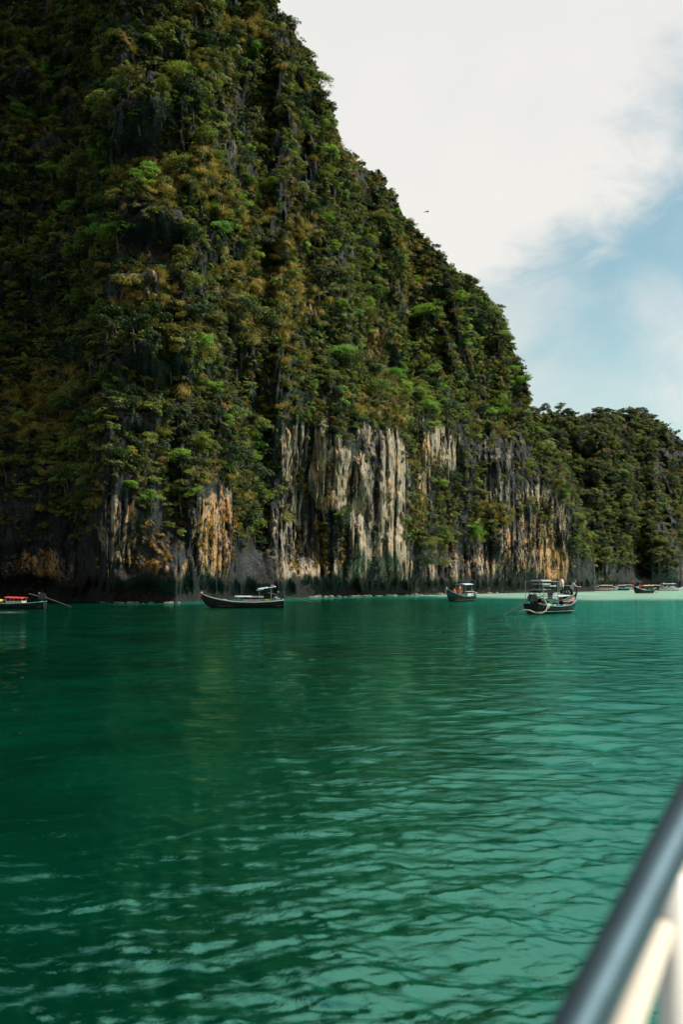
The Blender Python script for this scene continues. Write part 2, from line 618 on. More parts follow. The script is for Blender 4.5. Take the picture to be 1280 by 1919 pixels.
def stalactites():
    g = np.random.default_rng(77)
    w = (T1['bare'] * (T1['Z'] > 4.5) * (T1['Z'] < T1['zw'][None, :] + 2) * (T1['px'] > 170) * T1['area']).ravel()
    w = w * (1 - 0.75 * blob0(T1['px'], T1['py'])).ravel()
    ii = np.unravel_index(g.choice(len(w), 360, p=w / w.sum(), replace=False), T1['area'].shape)
    V, Fc, pa, oc = [], [], [], []
    bare, pale, och = rock_field(T1['px'][ii], T1['py'][ii])
    for q in range(len(ii[0])):
        p, n = T1['P'][ii[0][q], ii[1][q]], T1['N'][ii[0][q], ii[1][q]]
        h = np.array([n[0], n[1], 0])
        h /= max(np.linalg.norm(h), .01)
        L = min(g.uniform(1.2, 6.5), p[2] - 2.2)
        r = g.uniform(0.14, 0.50) * (0.6 + L / 9)
        b = len(V)
        prof = ((0, .35), (.12, .9), (.35, 1.0), (.6, .72), (.85, .4), (1.0, .06))
        dx = g.normal(0, .10, (len(prof), 2)).cumsum(0) * r * 2
        for k, (t, rr) in enumerate(prof):
            for m in range(6):
                a = m * math.pi / 3 + q
                rk = r * rr * g.uniform(.75, 1.25)
                V.append([p[0] + h[0] * .10 + dx[k, 0] + rk * math.cos(a), p[1] + h[1] * .10 + dx[k, 1] + rk * math.sin(a), p[2] + .6 - L * t])
                pa.append(pale[q]); oc.append(och[q])
        for k in range(len(prof) - 1):
            for m in range(6):
                Fc.append((b + k * 6 + m, b + k * 6 + (m + 1) % 6, b + (k + 1) * 6 + (m + 1) % 6, b + (k + 1) * 6 + m))
    me = mesh_np('stalactites', np.array(V), np.array(Fc))
    for nm, arr in (('pale', np.array(pa)), ('ochre', np.array(oc)), ('flute', np.full(len(V), .75)), ('notch_shade', np.zeros(len(V)))):
        me.attributes.new(nm, 'FLOAT', 'POINT').data.foreach_set('value', arr.astype(np.float32))
    o = link('stalactites', me, M_ROCK, bpy.data.objects['cliff'])
    tag(o, kind='stuff')


stalactites()

US2 = np.linspace(930, 1700, 330)
BASE2 = [(930, 380), (1120, 425), (1200, 465), (1280, 515), (1400, 590), (1700, 680)]
SIL2 = [(930, 770), (1005, 778), (1050, 774), (1080, 784), (1130, 778), (1200, 778), (1240, 793), (1280, 825), (1340, 850),
        (1420, 830), (1700, 880)]
WALL2 = [(930, 1040), (1120, 1050), (1280, 1040), (1700, 1040)]
T2 = make_terrain(US2, BASE2, SIL2, WALL2, 0.95, [(900, 0), (1700, 0)], 230, 12, 2.1, 1.0, 200)
finish_terrain(T2, 'far_hill', False)

# ------------------------------------------------------------------ water
def shore_d():
    return np.stack([T1['P'][6, :, 0], T1['P'][6, :, 1]], -1)


def water_material():
    m, t, out = new_mat('sea_water')
    geo = nn(t, 'ShaderNodeTexCoord')
    sh = nn(t, 'ShaderNodeAttribute', attribute_name='shallow').outputs['Fac']
    fo = nn(t, 'ShaderNodeAttribute', attribute_name='foam').outputs['Fac']
    big = noise(t, geo.outputs['Object'], 0.16, 4, 0.55, 0.4)
    deep = mixc(t, smooth(t, big, 0.35, 0.65), (0.0001, 0.020, 0.010), (0.0002, 0.038, 0.019))
    mid = mixc(t, smooth(t, sh, 0.0, 0.42), deep, (0.005, 0.16, 0.115))
    c = mixc(t, smooth(t, sh, 0.35, 1.0), mid, (0.32, 0.50, 0.39))
    n3 = noise(t, geo.outputs['Object'], 1.4, 5, 0.7)
    c = mixc(t, math_node(t, 'MULTIPLY', fo, smooth(t, n3, 0.4, 0.6)), c, (0.8, 0.83, 0.8))
    mp = nn(t, 'ShaderNodeMapping')
    mp.inputs['Scale'].default_value = (0.58, 1.0, 1.0)
    mp.inputs['Rotation'].default_value = (0, 0, R(-9))
    t.links.new(geo.outputs['Object'], mp.inputs[0])
    w1 = noise(t, mp.outputs[0], 1.0, 3, 0.58, 0.6)
    w2 = noise(t, mp.outputs[0], 3.4, 6, 0.68, 0.4)
    b1 = nn(t, 'ShaderNodeBump')
    b1.inputs['Strength'].default_value = 1.0
    b1.inputs['Distance'].default_value = 0.22
    t.links.new(w1, b1.inputs['Height'])
    b2 = nn(t, 'ShaderNodeBump')
    b2.inputs['Strength'].default_value = 1.0
    b2.inputs['Distance'].default_value = 0.020
    t.links.new(w2, b2.inputs['Height'])
    t.links.new(b1.outputs[0], b2.inputs['Normal'])
    # the chop that is too fine for the mesh far away is carried by the relief
    far = nn(t, 'ShaderNodeAttribute', attribute_name='far').outputs['Fac']
    st = nn(t, 'ShaderNodeMapRange')
    t.links.new(far, st.inputs[0])
    st.inputs[3].default_value, st.inputs[4].default_value = 0.30, 1.0
    t.links.new(st.outputs[0], b1.inputs['Strength'])
    body = nn(t, 'ShaderNodeBsdfDiffuse')
    t.links.new(c, body.inputs[0])
    t.links.new(b2.outputs[0], body.inputs['Normal'])
    gl = nn(t, 'ShaderNodeBsdfGlossy')
    gl.inputs['Color'].default_value = (0.32, 1.0, 0.78, 1)      # green put into the gloss colour to tint reflected light
    gl.inputs['Roughness'].default_value = 0.04
    t.links.new(b2.outputs[0], gl.inputs['Normal'])
    fr = nn(t, 'ShaderNodeFresnel')
    fr.inputs['IOR'].default_value = 3.1
    t.links.new(b2.outputs[0], fr.inputs['Normal'])
    k = nn(t, 'ShaderNodeMapRange')
    t.links.new(sh, k.inputs[0])
    k.inputs[1].default_value, k.inputs[2].default_value = 0.45, 1.0
    k.inputs[3].default_value, k.inputs[4].default_value = 1.0, 0.50
    mx = nn(t, 'ShaderNodeMixShader')
    t.links.new(math_node(t, 'MULTIPLY', fr.outputs[0], k.outputs[0]), mx.inputs[0])
    t.links.new(body.outputs[0], mx.inputs[1])
    t.links.new(gl.outputs[0], mx.inputs[2])
    t.links.new(mx.outputs[0], out.inputs[0])
    return m


def build_water():
    azf = np.linspace(R(-24), R(24), 430)
    azs = np.concatenate([np.linspace(R(-180), R(-24), 50)[:-1], azf, np.linspace(R(24), R(180), 50)[1:]])
    yp = np.concatenate([np.geomspace(2200, 470, 24)[:-1], np.linspace(470, 12, 400), np.linspace(12, 0.35, 40)[1:]])
    ds = CAMH * 995 / yp
    D, A = np.meshgrid(ds, azs, indexing='ij')
    X, Y = D * np.sin(A), D * np.cos(A)
    sp = np.maximum(np.gradient(ds)[:, None], D * (azf[1] - azf[0]))
    Z = np.zeros_like(X)
    r = random.Random(5)
    infront = (np.abs(A) < R(26)).astype(float)
    wsum = 0
    for i in range(64):
        lam = 0.11 * (1.7 / 0.11) ** r.random()
        th = R(-98) + r.gauss(0, 0.75)
        k = 2 * math.pi / lam
        ampw = 0.0036 * lam ** 0.64 * r.uniform(0.6, 1.3)
        ph = k * (X * math.cos(th) + Y * math.sin(th)) + r.uniform(0, 6.28) + 1.2 * vnoise(X / (lam * 3), Y / (lam * 3), i * 3.3)
        Z += ampw * (np.sin(ph) + 0.25 * np.sin(2 * ph + 0.6)) * np.clip(lam / (3.2 * sp) - 0.25, 0, 1)
    Z *= infront * (0.75 + 0.45 * fbm(X / 5, Y / 5, 0.2, 3))
    # shallow sand: by depth of the lagoon floor
    bnd = np.interp(X, [-40, -15, -6, 4, 14, 21, 27, 31, 40, 90], [112, 116, 124, 138, 150, 150, 136, 117, 108, 100])
    sh = 0.88 * sstep(Y + 26 * fbm(X / 12, Y / 26, 0.4, 4, .6), bnd - 34, bnd + 62)
    sh = sh * sstep(X, -14, 26) * 1.0
    sd = shore_d()
    dm = np.full(X.shape, 1e9)
    near = (np.abs(A) < R(26)) & (D < 420) & (D > 60)
    xs, ys = X[near], Y[near]
    dd = np.full(xs.shape, 1e9)
    for q in sd[::6]:
        dd = np.minimum(dd, (xs - q[0]) ** 2 + (ys - q[1]) ** 2)
    dm[near] = np.sqrt(dd)
    sh = np.maximum(sh, 0.50 * (1 - sstep(dm + 4 * fbm(X / 6, Y / 10, 0.8, 3), 2, 17)) * sstep(X, -34, -12))
    sh = np.maximum(sh, 0.42 * sstep(X + 2 * fbm(X / 12, Y / 20, 1.8, 2), 1, 30))
    sh = np.where(D > 420, 0.8, sh) * infront
    fm = np.zeros_like(X)
    for px, py, rx, ry in ((1093, 1113, 5, 20), (1272, 1107, 3, 16), (10, 1147, 2.2, 1.6)):
        q = on_water(px, py)
        fm = np.maximum(fm, 1 - sstep(np.hypot((X - q.x) / rx, (Y - q.y) / ry), 0.2, 1))
    me = mesh_np('water', np.stack([X, Y, Z], -1).reshape(-1, 3), grid_faces(*X.shape))
    for nm, arr in (('shallow', sh), ('foam', fm), ('far', sstep(D, 12, 55))):
        at = me.attributes.new(nm, 'FLOAT', 'POINT')
        at.data.foreach_set('value', arr.astype(np.float32).ravel())
    o = link('water', me, water_material())
    tag(o, kind='structure')


build_water()

# ------------------------------------------------------------------ vegetation
def leaf_material(name, cols, trans=0.25):
    """cols: list of base colours picked per plant, with a light and dark drift inside each crown"""
    m, t, out = new_mat(name)
    oi = nn(t, 'ShaderNodeObjectInfo')
    ramp = nn(t, 'ShaderNodeValToRGB')
    el = ramp.color_ramp.elements
    for i, c in enumerate(cols):
        e = el[i] if i < 2 else el.new(0.5)
        e.position = i / (len(cols) - 1)
        e.color = (*c, 1)
    t.links.new(oi.outputs['Random'], ramp.inputs[0])
    geo = nn(t, 'ShaderNodeNewGeometry')
    n = noise(t, geo.outputs['Position'], 0.5, 4, 0.6)
    rnd = geo.outputs['Random Per Island']
    v = math_node(t, 'ADD', math_node(t, 'MULTIPLY', n, 0.9), math_node(t, 'MULTIPLY', rnd, 0.5))
    k = math_node(t, 'MAXIMUM', math_node(t, 'ADD', -0.22, math_node(t, 'MULTIPLY', v, 1.7)), 0.12)
    kk = nn(t, 'ShaderNodeCombineColor')
    for i in range(3):
        t.links.new(k, kk.inputs[i])
    c = mixc(t, 1.0, ramp.outputs[0], kk.outputs[0], 'MULTIPLY')
    d = nn(t, 'ShaderNodeBsdfPrincipled')
    t.links.new(c, d.inputs['Base Color'])
    d.inputs['Roughness'].default_value = 0.55
    d.inputs['Specular IOR Level'].default_value = 0.25
    tr = nn(t, 'ShaderNodeBsdfTranslucent')
    t.links.new(mixc(t, 1.0, c, (1.15, 1.2, 0.6), 'MULTIPLY'), tr.inputs[0])
    mx = nn(t, 'ShaderNodeMixShader')
    mx.inputs[0].default_value = trans
    t.links.new(d.outputs[0], mx.inputs[1])
    t.links.new(tr.outputs[0], mx.inputs[2])
    t.links.new(mx.outputs[0], out.inputs[0])
    return m


M_DARK = leaf_material('dark_leaves', [(0.0202, 0.0414, 0.0115), (0.0299, 0.0547, 0.0126), (0.0461, 0.0605, 0.0138), (0.0259, 0.0518, 0.0173)])
M_MID = leaf_material('green_leaves', [(0.105, 0.175, 0.030), (0.15, 0.205, 0.034), (0.080, 0.165, 0.040), (0.19, 0.21, 0.042)])
M_LIME = leaf_material('lime_leaves', [(0.264, 0.374, 0.0495), (0.209, 0.341, 0.0495), (0.319, 0.363, 0.0605), (0.121, 0.297, 0.0495)], 0.35)
M_OLIVE = leaf_material('olive_leaves', [(0.0892, 0.1037, 0.0238), (0.1148, 0.119, 0.0255), (0.0765, 0.1003, 0.0221), (0.1445, 0.1403, 0.0323)])
M_BROWN = leaf_material('brown_leaves', [(0.13, 0.10, 0.04), (0.19, 0.125, 0.035), (0.11, 0.09, 0.045), (0.24, 0.14, 0.035)])
M_GRASS = leaf_material('dry_grass', [(0.25, 0.215, 0.04), (0.31, 0.25, 0.05), (0.21, 0.20, 0.04), (0.34, 0.23, 0.05)], 0.35)
M_GOLD = leaf_material('golden_leaves', [(0.40, 0.24, 0.035), (0.36, 0.22, 0.05), (0.44, 0.27, 0.04)], 0.3)
M_PALE = leaf_material('pale_leaves', [(0.24, 0.26, 0.10), (0.28, 0.28, 0.10), (0.22, 0.25, 0.09)], 0.3)
M_BARK = plain('bark', (0.16, 0.13, 0.10), 0.9, 0.5, 2.0)
M_TWIG = plain('grey_twigs', (0.27, 0.23, 0.18), 0.9, 0.4, 2.0)


def crown_mesh(name, seed, Rr, Hh, nl, per, ls, mat=None, sparse=1.0):
    g = np.random.default_rng(seed)
    V, Fc = [], []
    for i in range(nl):
        th = g.uniform(0, 6.283)
        rr = math.sqrt(g.uniform(0, 1)) * 0.72
        zc = g.uniform(-0.35, 0.75) * (1 - 0.45 * rr)
        c = np.array([Rr * rr * math.cos(th), Rr * rr * math.sin(th), Hh * (0.55 + 0.55 * zc)])
        lr = Rr * g.uniform(0.14, 0.48)
        k = int(per * g.uniform(0.6, 1.4))
        d = g.normal(size=(k, 3))
        d[:, 2] = np.where(d[:, 2] < -0.35, -d[:, 2], d[:, 2])
        d /= np.linalg.norm(d, axis=1, keepdims=True)
        p = c + d * lr * g.uniform(0.55, 1.12, (k, 1)) * np.array([1, 1, 0.58])
        nrm = d * 0.55 + np.array([0, 0, 0.55]) + g.normal(size=(k, 3)) * 0.42
        nrm /= np.linalg.norm(nrm, axis=1, keepdims=True)
        tng = np.cross(nrm, g.normal(size=(k, 3)))
        tng /= np.linalg.norm(tng, axis=1, keepdims=True)
        bt = np.cross(nrm, tng)
        sz = ls * g.uniform(0.6, 1.4, (k, 1))
        V.append(np.stack([p - tng * sz, p + bt * sz * 0.55, p + tng * sz, p - bt * sz * 0.55], 1).reshape(-1, 3))
    V = np.concatenate(V)
    me = mesh_np(name, V, np.arange(len(V)).reshape(-1, 4), False)
    if mat:
        me.materials.append(mat)
    return me


def grass_mesh(name, seed, n, Lg, w, mat, spread=0.5):
    g = np.random.default_rng(seed)
    V, Fc = [], []
    for i in range(n):
        th = g.uniform(0, 6.283)
        o = np.array([math.cos(th), math.sin(th), 0])
        base = o * g.uniform(0, spread)
        ll = Lg * g.uniform(0.5, 1.2)
        lean = g.uniform(0.2, 1.0)
        side = np.array([-o[1], o[0], 0]) * w * g.uniform(0.6, 1.4)
        p0 = base
        p1 = base + o * ll * 0.35 * lean + np.array([0, 0, ll * 0.62])
        p2 = base + o * ll * 0.85 * lean + np.array([0, 0, ll * (0.75 - 0.55 * lean)])
        b = len(V)
        V += [p0 - side, p0 + side, p1 - side, p1 + side, p2 - side * .4, p2 + side * .4]
        Fc += [(b, b + 1, b + 3, b + 2), (b + 2, b + 3, b + 5, b + 4)]
    me = mesh_np(name, np.array(V), np.array(Fc), False)
    me.materials.append(mat)
    return me


def trunk_mesh(name, seed, H, r, limbs=4, top=1.0, twig=False):
    g = random.Random(seed)
    mb = MB()
    pts = [(0, 0, -0.8), (g.uniform(-.1, .1), g.uniform(-.1, .1), H * .3), (g.uniform(-.3, .3), g.uniform(-.3, .3), H * .65), (g.uniform(-.4, .4), g.uniform(-.4, .4), H * top)]
    mb.tube(pts, [r, r * .8, r * .55, r * .2], 6)
    for i in range(limbs):
        a = g.uniform(0, 6.28)
        z0 = H * g.uniform(.3, .7)
        L = H * g.uniform(.3, .55)
        p0 = Vector((0, 0, z0))
        p1 = p0 + Vector((math.cos(a) * L * .5, math.sin(a) * L * .5, L * .35))
        p2 = p0 + Vector((math.cos(a + .3) * L, math.sin(a + .3) * L, L * .6))
        mb.tube([p0, p1, p2], [r * .5, r * .35, r * .1], 5)
        if twig:
            for k in range(4):
                q = p1.lerp(p2, g.uniform(.1, 1))
                e = q + Vector((g.uniform(-1, 1), g.uniform(-1, 1), g.uniform(.1, 1))) * L * .4
                mb.tube([q, e], [r * .18, r * .06], 4, False)
    return mb.mesh(name, True)


CROWNS = [crown_mesh(f'crown_{i}', 100 + i, 2.6, 3.4, (11, 24, 15, 18, 28, 13, 20)[i], (230, 110, 180, 150, 100, 200, 140)[i], 0.118) for i in range(7)]
SHRUBS = [crown_mesh(f'shrub_{i}', 200 + i, 1.3, 1.5, 8, 105, 0.098) for i in range(5)]
TRUNKS = [trunk_mesh(f'trunk_{i}', 300 + i, 3.0, 0.13) for i in range(4)]
for tm in TRUNKS:
    tm.materials.append(M_BARK)

LIB = {}


def lib(kind, meshes, mats):
    c = bpy.data.collections.new(kind)
    k = 0
    for me in meshes:
        for mt in mats:
            mm = me
            if mt is not None:
                mm = me.copy()
                mm.materials.clear()
                mm.materials.append(mt)
            o = bpy.data.objects.new(f'{kind}_{k:02d}', mm)
            c.objects.link(o)
            k += 1
    LIB[kind] = (c, k)


lib('tree_crowns', CROWNS, [M_DARK, M_DARK, M_MID, M_OLIVE, M_MID, M_LIME])
lib('far_crowns', CROWNS, [M_DARK, M_DARK, M_MID, M_OLIVE])
lib('leafy_shrubs', SHRUBS, [M_DARK, M_MID, M_OLIVE])
lib('dry_shrubs', SHRUBS[:3], [M_OLIVE, M_BROWN])
lib('lime_shrubs', SHRUBS[:3], [M_LIME, M_MID])
lib('grass_tufts', [grass_mesh(f'grass_{i}', 400 + i, 170, 1.05, 0.022, M_GRASS, 0.65) for i in range(3)] +
    [grass_mesh('grass_o', 410, 170, 1.0, 0.022, M_OLIVE, 0.65)], [None])
lib('rust_tufts', [grass_mesh(f'rust_{i}', 420 + i, 70, 0.7, 0.04, M_GOLD, 0.25) for i in range(2)] +
    [grass_mesh('rust_b', 430, 70, 0.8, 0.04, M_BROWN, 0.3)], [None])
_tw = [trunk_mesh(f'twig_{i}', 500 + i, 2.0, 0.06, 6, 1.0, True) for i in range(3)]
lib('bare_bushes', _tw, [M_TWIG])


def scatter(name, kind, pts, scl, rotz, tilt=0.25, seed=0):
    """one object of countless plants: points carrying the plants as instances"""
    coll, n = LIB[kind]
    g = np.random.default_rng(seed)
    pts = np.asarray(pts, np.float32)
    me = bpy.data.meshes.new(name)
    me.vertices.add(len(pts))
    me.vertices.foreach_set('co', pts.ravel())
    rot = np.stack([g.normal(0, tilt, len(pts)), g.normal(0, tilt, len(pts)), rotz], -1).astype(np.float32)
    for nm, ty, key, arr in (('rot', 'FLOAT_VECTOR', 'vector', rot), ('sc', 'FLOAT_VECTOR', 'vector', np.asarray(scl, np.float32)),
                             ('idx', 'INT', 'value', g.integers(0, n, len(pts)).astype(np.int32))):
        a = me.attributes.new(nm, ty, 'POINT')
        a.data.foreach_set(key, arr.ravel())
    o = link(name, me)
    tag(o, kind='stuff')
    ng = bpy.data.node_groups.new(name + '_nodes', 'GeometryNodeTree')
    ng.interface.new_socket('Geometry', in_out='INPUT', socket_type='NodeSocketGeometry')
    ng.interface.new_socket('Geometry', in_out='OUTPUT', socket_type='NodeSocketGeometry')
    gi, go = ng.nodes.new('NodeGroupInput'), ng.nodes.new('NodeGroupOutput')
    ip = ng.nodes.new('GeometryNodeInstanceOnPoints')
    ci = ng.nodes.new('GeometryNodeCollectionInfo')
    ci.inputs['Collection'].default_value = coll
    ci.inputs['Separate Children'].default_value = True
    ci.inputs['Reset Children'].default_value = True
    ip.inputs['Pick Instance'].default_value = True
    L = ng.links
    L.new(gi.outputs[0], ip.inputs['Points'])
    L.new(ci.outputs[0], ip.inputs['Instance'])
    for nm, ty, sock in (('idx', 'INT', 'Instance Index'), ('rot', 'FLOAT_VECTOR', 'Rotation'), ('sc', 'FLOAT_VECTOR', 'Scale')):
        na = ng.nodes.new('GeometryNodeInputNamedAttribute')
        na.data_type = ty
        na.inputs[0].default_value = nm
        L.new(na.outputs[0], ip.inputs[sock])
    L.new(ip.outputs[0], go.inputs[0])
    md = o.modifiers.new('plants', 'NODES')
    md.node_group = ng
    return o


def blob(px, py, zones):
    m = np.zeros_like(px)
    for cx, cy, rx, ry, w in zones:
        d = np.hypot((px - cx) / rx, (py - cy) / ry)
        m = np.maximum(m, w * (1 - sstep(d, 0.5, 1.25)))
    return m


GOLDZ = [(320, 330, 95, 50, 1), (455, 70, 50, 40, .8), (95, 770, 90, 70, 1), (500, 560, 110, 90, .7), (720, 760, 55, 50, .9), (540, 440, 60, 40, .7),
         (280, 560, 70, 60, .6), (440, 940, 30, 50, .8), (640, 270, 25, 60, .5), (360, 640, 50, 40, .6), (1080, 840, 40, 50, .4), (760, 500, 60, 60, .4),
         (470, 390, 60, 40, .6), (930, 960, 40, 40, .6)]
RUSTZ = [(600, 1040, 80, 60, 1), (400, 980, 55, 90, 1), (540, 1030, 40, 60, 1), (300, 1010, 60, 60, .8), (800, 900, 40, 90, .8), (840, 1000, 70, 60, .9), (560, 930, 60, 80, .7),
         (1000, 980, 60, 60, .7), (230, 1060, 90, 30, .7), (520, 380, 60, 90, .35), (700, 650, 60, 40, .5)]
LIMEZ = [(760, 690, 190, 120, .32), (600, 720, 140, 80, .28), (900, 760, 120, 100, .3), (450, 700, 120, 120, .2), (225, 460, 40, 35, 1), (400, 420, 50, 60, .6), (240, 350, 60, 40, .5), (830, 600, 60, 60, .5), (800, 740, 90, 80, .6), (860, 700, 60, 60, .5), (130, 915, 40, 30, .4),
         (90, 430, 30, 15, .6), (680, 800, 60, 40, .4), (580, 520, 60, 60, .3), (900, 640, 60, 80, .4)]


def pick(T, n, dens, seed):
    g = np.random.default_rng(seed)
    w = (T['area'] * dens).ravel()
    w = np.maximum(w, 0)
    idx = g.choice(len(w), size=n, p=w / w.sum(), replace=False)
    return np.unravel_index(idx, T['area'].shape)


def thin(pts, rad, cell=4.0):
    """keep points no closer than rad"""
    keep, g = [], {}
    for i, p in enumerate(pts):
        k = tuple(int(math.floor(c / cell)) for c in p)
        ok = True
        for dx in (-1, 0, 1):
            for dy in (-1, 0, 1):
                for dz in (-1, 0, 1):
                    for j in g.get((k[0] + dx, k[1] + dy, k[2] + dz), ()):
                        q = pts[j]
                        if (p[0] - q[0]) ** 2 + (p[1] - q[1]) ** 2 + (p[2] - q[2]) ** 2 < rad * rad:
                            ok = False
                            break
                    if not ok:
                        break
                if not ok:
                    break
            if not ok:
                break
        if ok:
            keep.append(i)
            g.setdefault(k, []).append(i)
    return np.array(keep)


px1, py1, bare1 = T1['px'], T1['py'], T1['bare']
H1 = T1['Z']
above = sstep(H1, 6, 12) * np.where((py1 < -70) | (px1 < -90), 0.25, 1.0) * np.where(T1['vis'], 1.0, 0.6)
veg = np.clip(1 - np.where(py1 < 700, 0.72, 1.12) * bare1, 0, 1)
patch = sstep(fbm(T1['S'] / 9, H1 / 8, 5.5, 3), -0.20, 0.16)
onslope = sstep(H1 - T1['zw'][None, :], -3, 3)
onslope = np.maximum(onslope, sstep(H1, 5, 9) * blob(px1, py1, [(60, 930, 190, 110, .9), (310, 930, 80, 110, .8), (480, 970, 46, 140, .9), (440, 1050, 40, 40, .6), (910, 950, 50, 110, .9), (775, 950, 26, 130, .7), (1092, 985, 40, 100, 1), (1098, 1060, 24, 30, .7), (1010, 880, 60, 40, .7), (250, 1000, 400, 60, .25), (850, 960, 60, 100, .3)]))
gold, rust, lime = blob(px1, py1, GOLDZ), blob(px1, py1, RUSTZ), blob(px1, py1, LIMEZ)
topedge = np.clip((T1['zt'][None, :] - H1) / 6, 0, 1)
towerw = 1 - 0.6 * blob(px1, py1, [(600, 130, 70, 160, 1)])

# trees: the ones that show largest are things of their own, the rest one mass
dens = above * veg * (0.10 + 0.90 * onslope) * (0.16 + 0.84 * patch) * (1 - 0.6 * gold) * towerw
ii = pick(T1, 8000, dens, 21)
P0 = T1['P'][ii]
keep = thin(P0, 1.9)
ti = (ii[0][keep], ii[1][keep])
TP, TN, TV = T1['P'][ti], T1['N'][ti], T1['vis'][ti]
Tpx, Tpy = T1['px'][ti], T1['py'][ti]
g = np.random.default_rng(31)
tsz = (0.26 + 0.92 * g.uniform(0, 1, len(TP)) ** 2.0) * (0.72 + 0.28 * patch[ti])
tsz *= np.where(topedge[ti] < 0.6, 0.62, 1.0)
TPo = TP + TN * 0.5 * tsz[:, None]
app = tsz / np.hypot(TP[:, 0], TP[:, 1]) * TV * ((Tpx > -20) & (Tpx < 1300) & (Tpy > -20))
order = np.argsort(-app)
NIND = 290
ind, rest = order[:NIND], order[NIND:]
limeT = lime[ti]
KINDS = [('dark green', M_DARK), ('mid green', M_MID), ('olive green', M_OLIVE), ('yellow-green', M_LIME)]


def zone_of(px, py, i):
    if topedge[ti][i] < 0.55 and px > 480:
        return 'on the skyline edge' + (' near the top' if py < 300 else ' halfway down' if py < 560 else ' low on the right')
    where = ('red-roofed boat' if px < 150 else 'pale left-hand slab' if px < 330 else 'moored longtail' if px < 530 else
             'streaked rock wall' if px < 770 else 'middle longtail' if px < 930 else 'nearest longtail')
    band = 'at picture top' if py < 170 else 'very high' if py < 360 else 'high' if py < 560 else 'halfway up' if py < 760 else 'low'
    return f'{band} above the {where}'


def make_tree(i, mesh_k, mat, s, loc, tilt, label, group, name='cliff_tree'):
    o = empty(name, loc, random.uniform(0, 6.28))
    o.scale = (s, s, s * random.uniform(0.85, 1.1))
    o.rotation_euler.x, o.rotation_euler.y = tilt
    link('trunk', TRUNKS[mesh_k % len(TRUNKS)], None, o)
    me = CROWNS[mesh_k % len(CROWNS)]
    c = link('crown', me, None, o)
    c.location.z = 0.6
    if not me.materials:
        me.materials.append(mat)
    c.material_slots[0].link = 'OBJECT'
    c.material_slots[0].material = mat
    tag(o, label, 'tree', group)
    return o


plan = {}
for q, i in enumerate(ind):
    r = random.random()
    if limeT[i] > 0.25 and r < limeT[i] * 0.7:
        kd = 3
    else:
        kd = random.choices((0, 1, 2, 3), (46, 32, 18, 4))[0]
    szw = 'large ' if tsz[i] > .95 else 'small ' if tsz[i] < .72 else ''
    plan.setdefault((szw + KINDS[kd][0], zone_of(Tpx[i], Tpy[i], i)), []).append((float(Tpx[i]), q, i, kd))
ORD = ['leftmost', 'second from left', 'third from left', 'fourth from left', 'fifth from left', 'sixth from left', 'seventh from left', 'eighth from left', 'ninth from left', 'tenth from left', 'eleventh from left', 'twelfth from left', 'thirteenth from left', 'fourteenth from left', 'fifteenth from left', 'sixteenth from left']
for (look, z), lst in plan.items():
    lst.sort()
    for k, (_, q, i, kd) in enumerate(lst):
        n = len(lst)
        which = '' if n == 1 else f', {("left", "right")[k]} one' if n == 2 else f', {("left", "middle", "right")[k]} one' if n == 3 else f', rightmost' if k == n - 1 else f', {ORD[min(k, 15)]}'
        make_tree(q, q * 5 + 1, KINDS[kd][1], float(tsz[i]), tuple(TPo[i]), (random.gauss(0, .12), random.gauss(0, .12)),
                  f'{look} tree {z}{which}', f'trees {z}')
rs = tsz[rest]
scatter('cliff_woodland', 'tree_crowns', TPo[rest], rs[:, None] * g.uniform(0.6, 1.3, (len(rest), 3)), g.uniform(0, 6.28, len(rest)), 0.15, 1)


def plants(name, kind, T, n, dens, smin, smax, rad, seed, out=0.2, tilt=0.3, zs=1.0):
    ii = pick(T, n, dens, seed)
    P0 = T['P'][ii]
    k = thin(P0, rad) if rad else np.arange(len(P0))
    P = P0[k]
    N = T['N'][ii][k]
    gg = np.random.default_rng(seed + 1)
    s = gg.uniform(smin, smax, len(P))
    return scatter(name, kind, P + N * (out * s)[:, None], np.stack([s, s, s * zs], -1) * gg.uniform(0.7, 1.3, (len(P), 3)), gg.uniform(0, 6.28, len(P)), tilt, seed + 2)


crack = sstep(fbm(T1['S'] / 3.0, H1 / 7, 3.5, 3), 0.05, 0.3)
plants('cliff_shrubs', 'leafy_shrubs', T1, 25000, above * (veg * (0.20 + 0.80 * patch) + 0.12 * crack) * (0.35 + 0.65 * onslope) * (1 - .6 * gold), 0.25, 1.15, 0.55, 41)
plants('dry_shrubs', 'dry_shrubs', T1, 2000, above * (veg * (0.3 * (1 - patch) + 0.06 + 0.9 * gold) + 0.10 * crack + 0.5 * rust * crack), 0.4, 1.15, 0.9, 51)
plants('lime_shrubs', 'lime_shrubs', T1, 1500, above * veg * (0.03 + lime) * (0.3 + patch), 0.5, 1.1, 1.6, 61)
plants('dry_grass', 'grass_tufts', T1, 4600, above * veg * (gold ** 1.5 + 0.03 * (1 - patch)), 0.6, 1.35, 0.6, 71, 0.05, 0.45)
plants('rust_ferns', 'rust_tufts', T1, 1500, sstep(H1, 3.5, 5) * (rust ** 1.5 * crack ** 2 + 0.002) * (1 - 0.9 * blob(px1, py1, [(700, 940, 60, 170, 1), (620, 880, 40, 90, 1), (835, 845, 30, 50, 1)])), 0.3, 0.95, 0.3, 81, 0.02, 0.7)
plants('hanging_vines', 'leafy_shrubs', T1, 1500, sstep(H1, 8, 11) * (1 - sstep(H1 - T1['zw'][None, :], 0, 3)) * (crack + 0.05) * (0.35 + 1.2 * sstep(H1 - T1['zw'][None, :], -7, -1)) * np.clip(1 - .8 * T1['bare'] * (py1 > 830), 0, 1), 0.25, 0.7, 0.5, 141, -0.1, 0.1, 2.2)
plants('bare_bushes', 'bare_bushes', T1, 420, above * veg * (0.3 + gold), 0.5, 1.1, 2.0, 91, 0.1, 0.5)

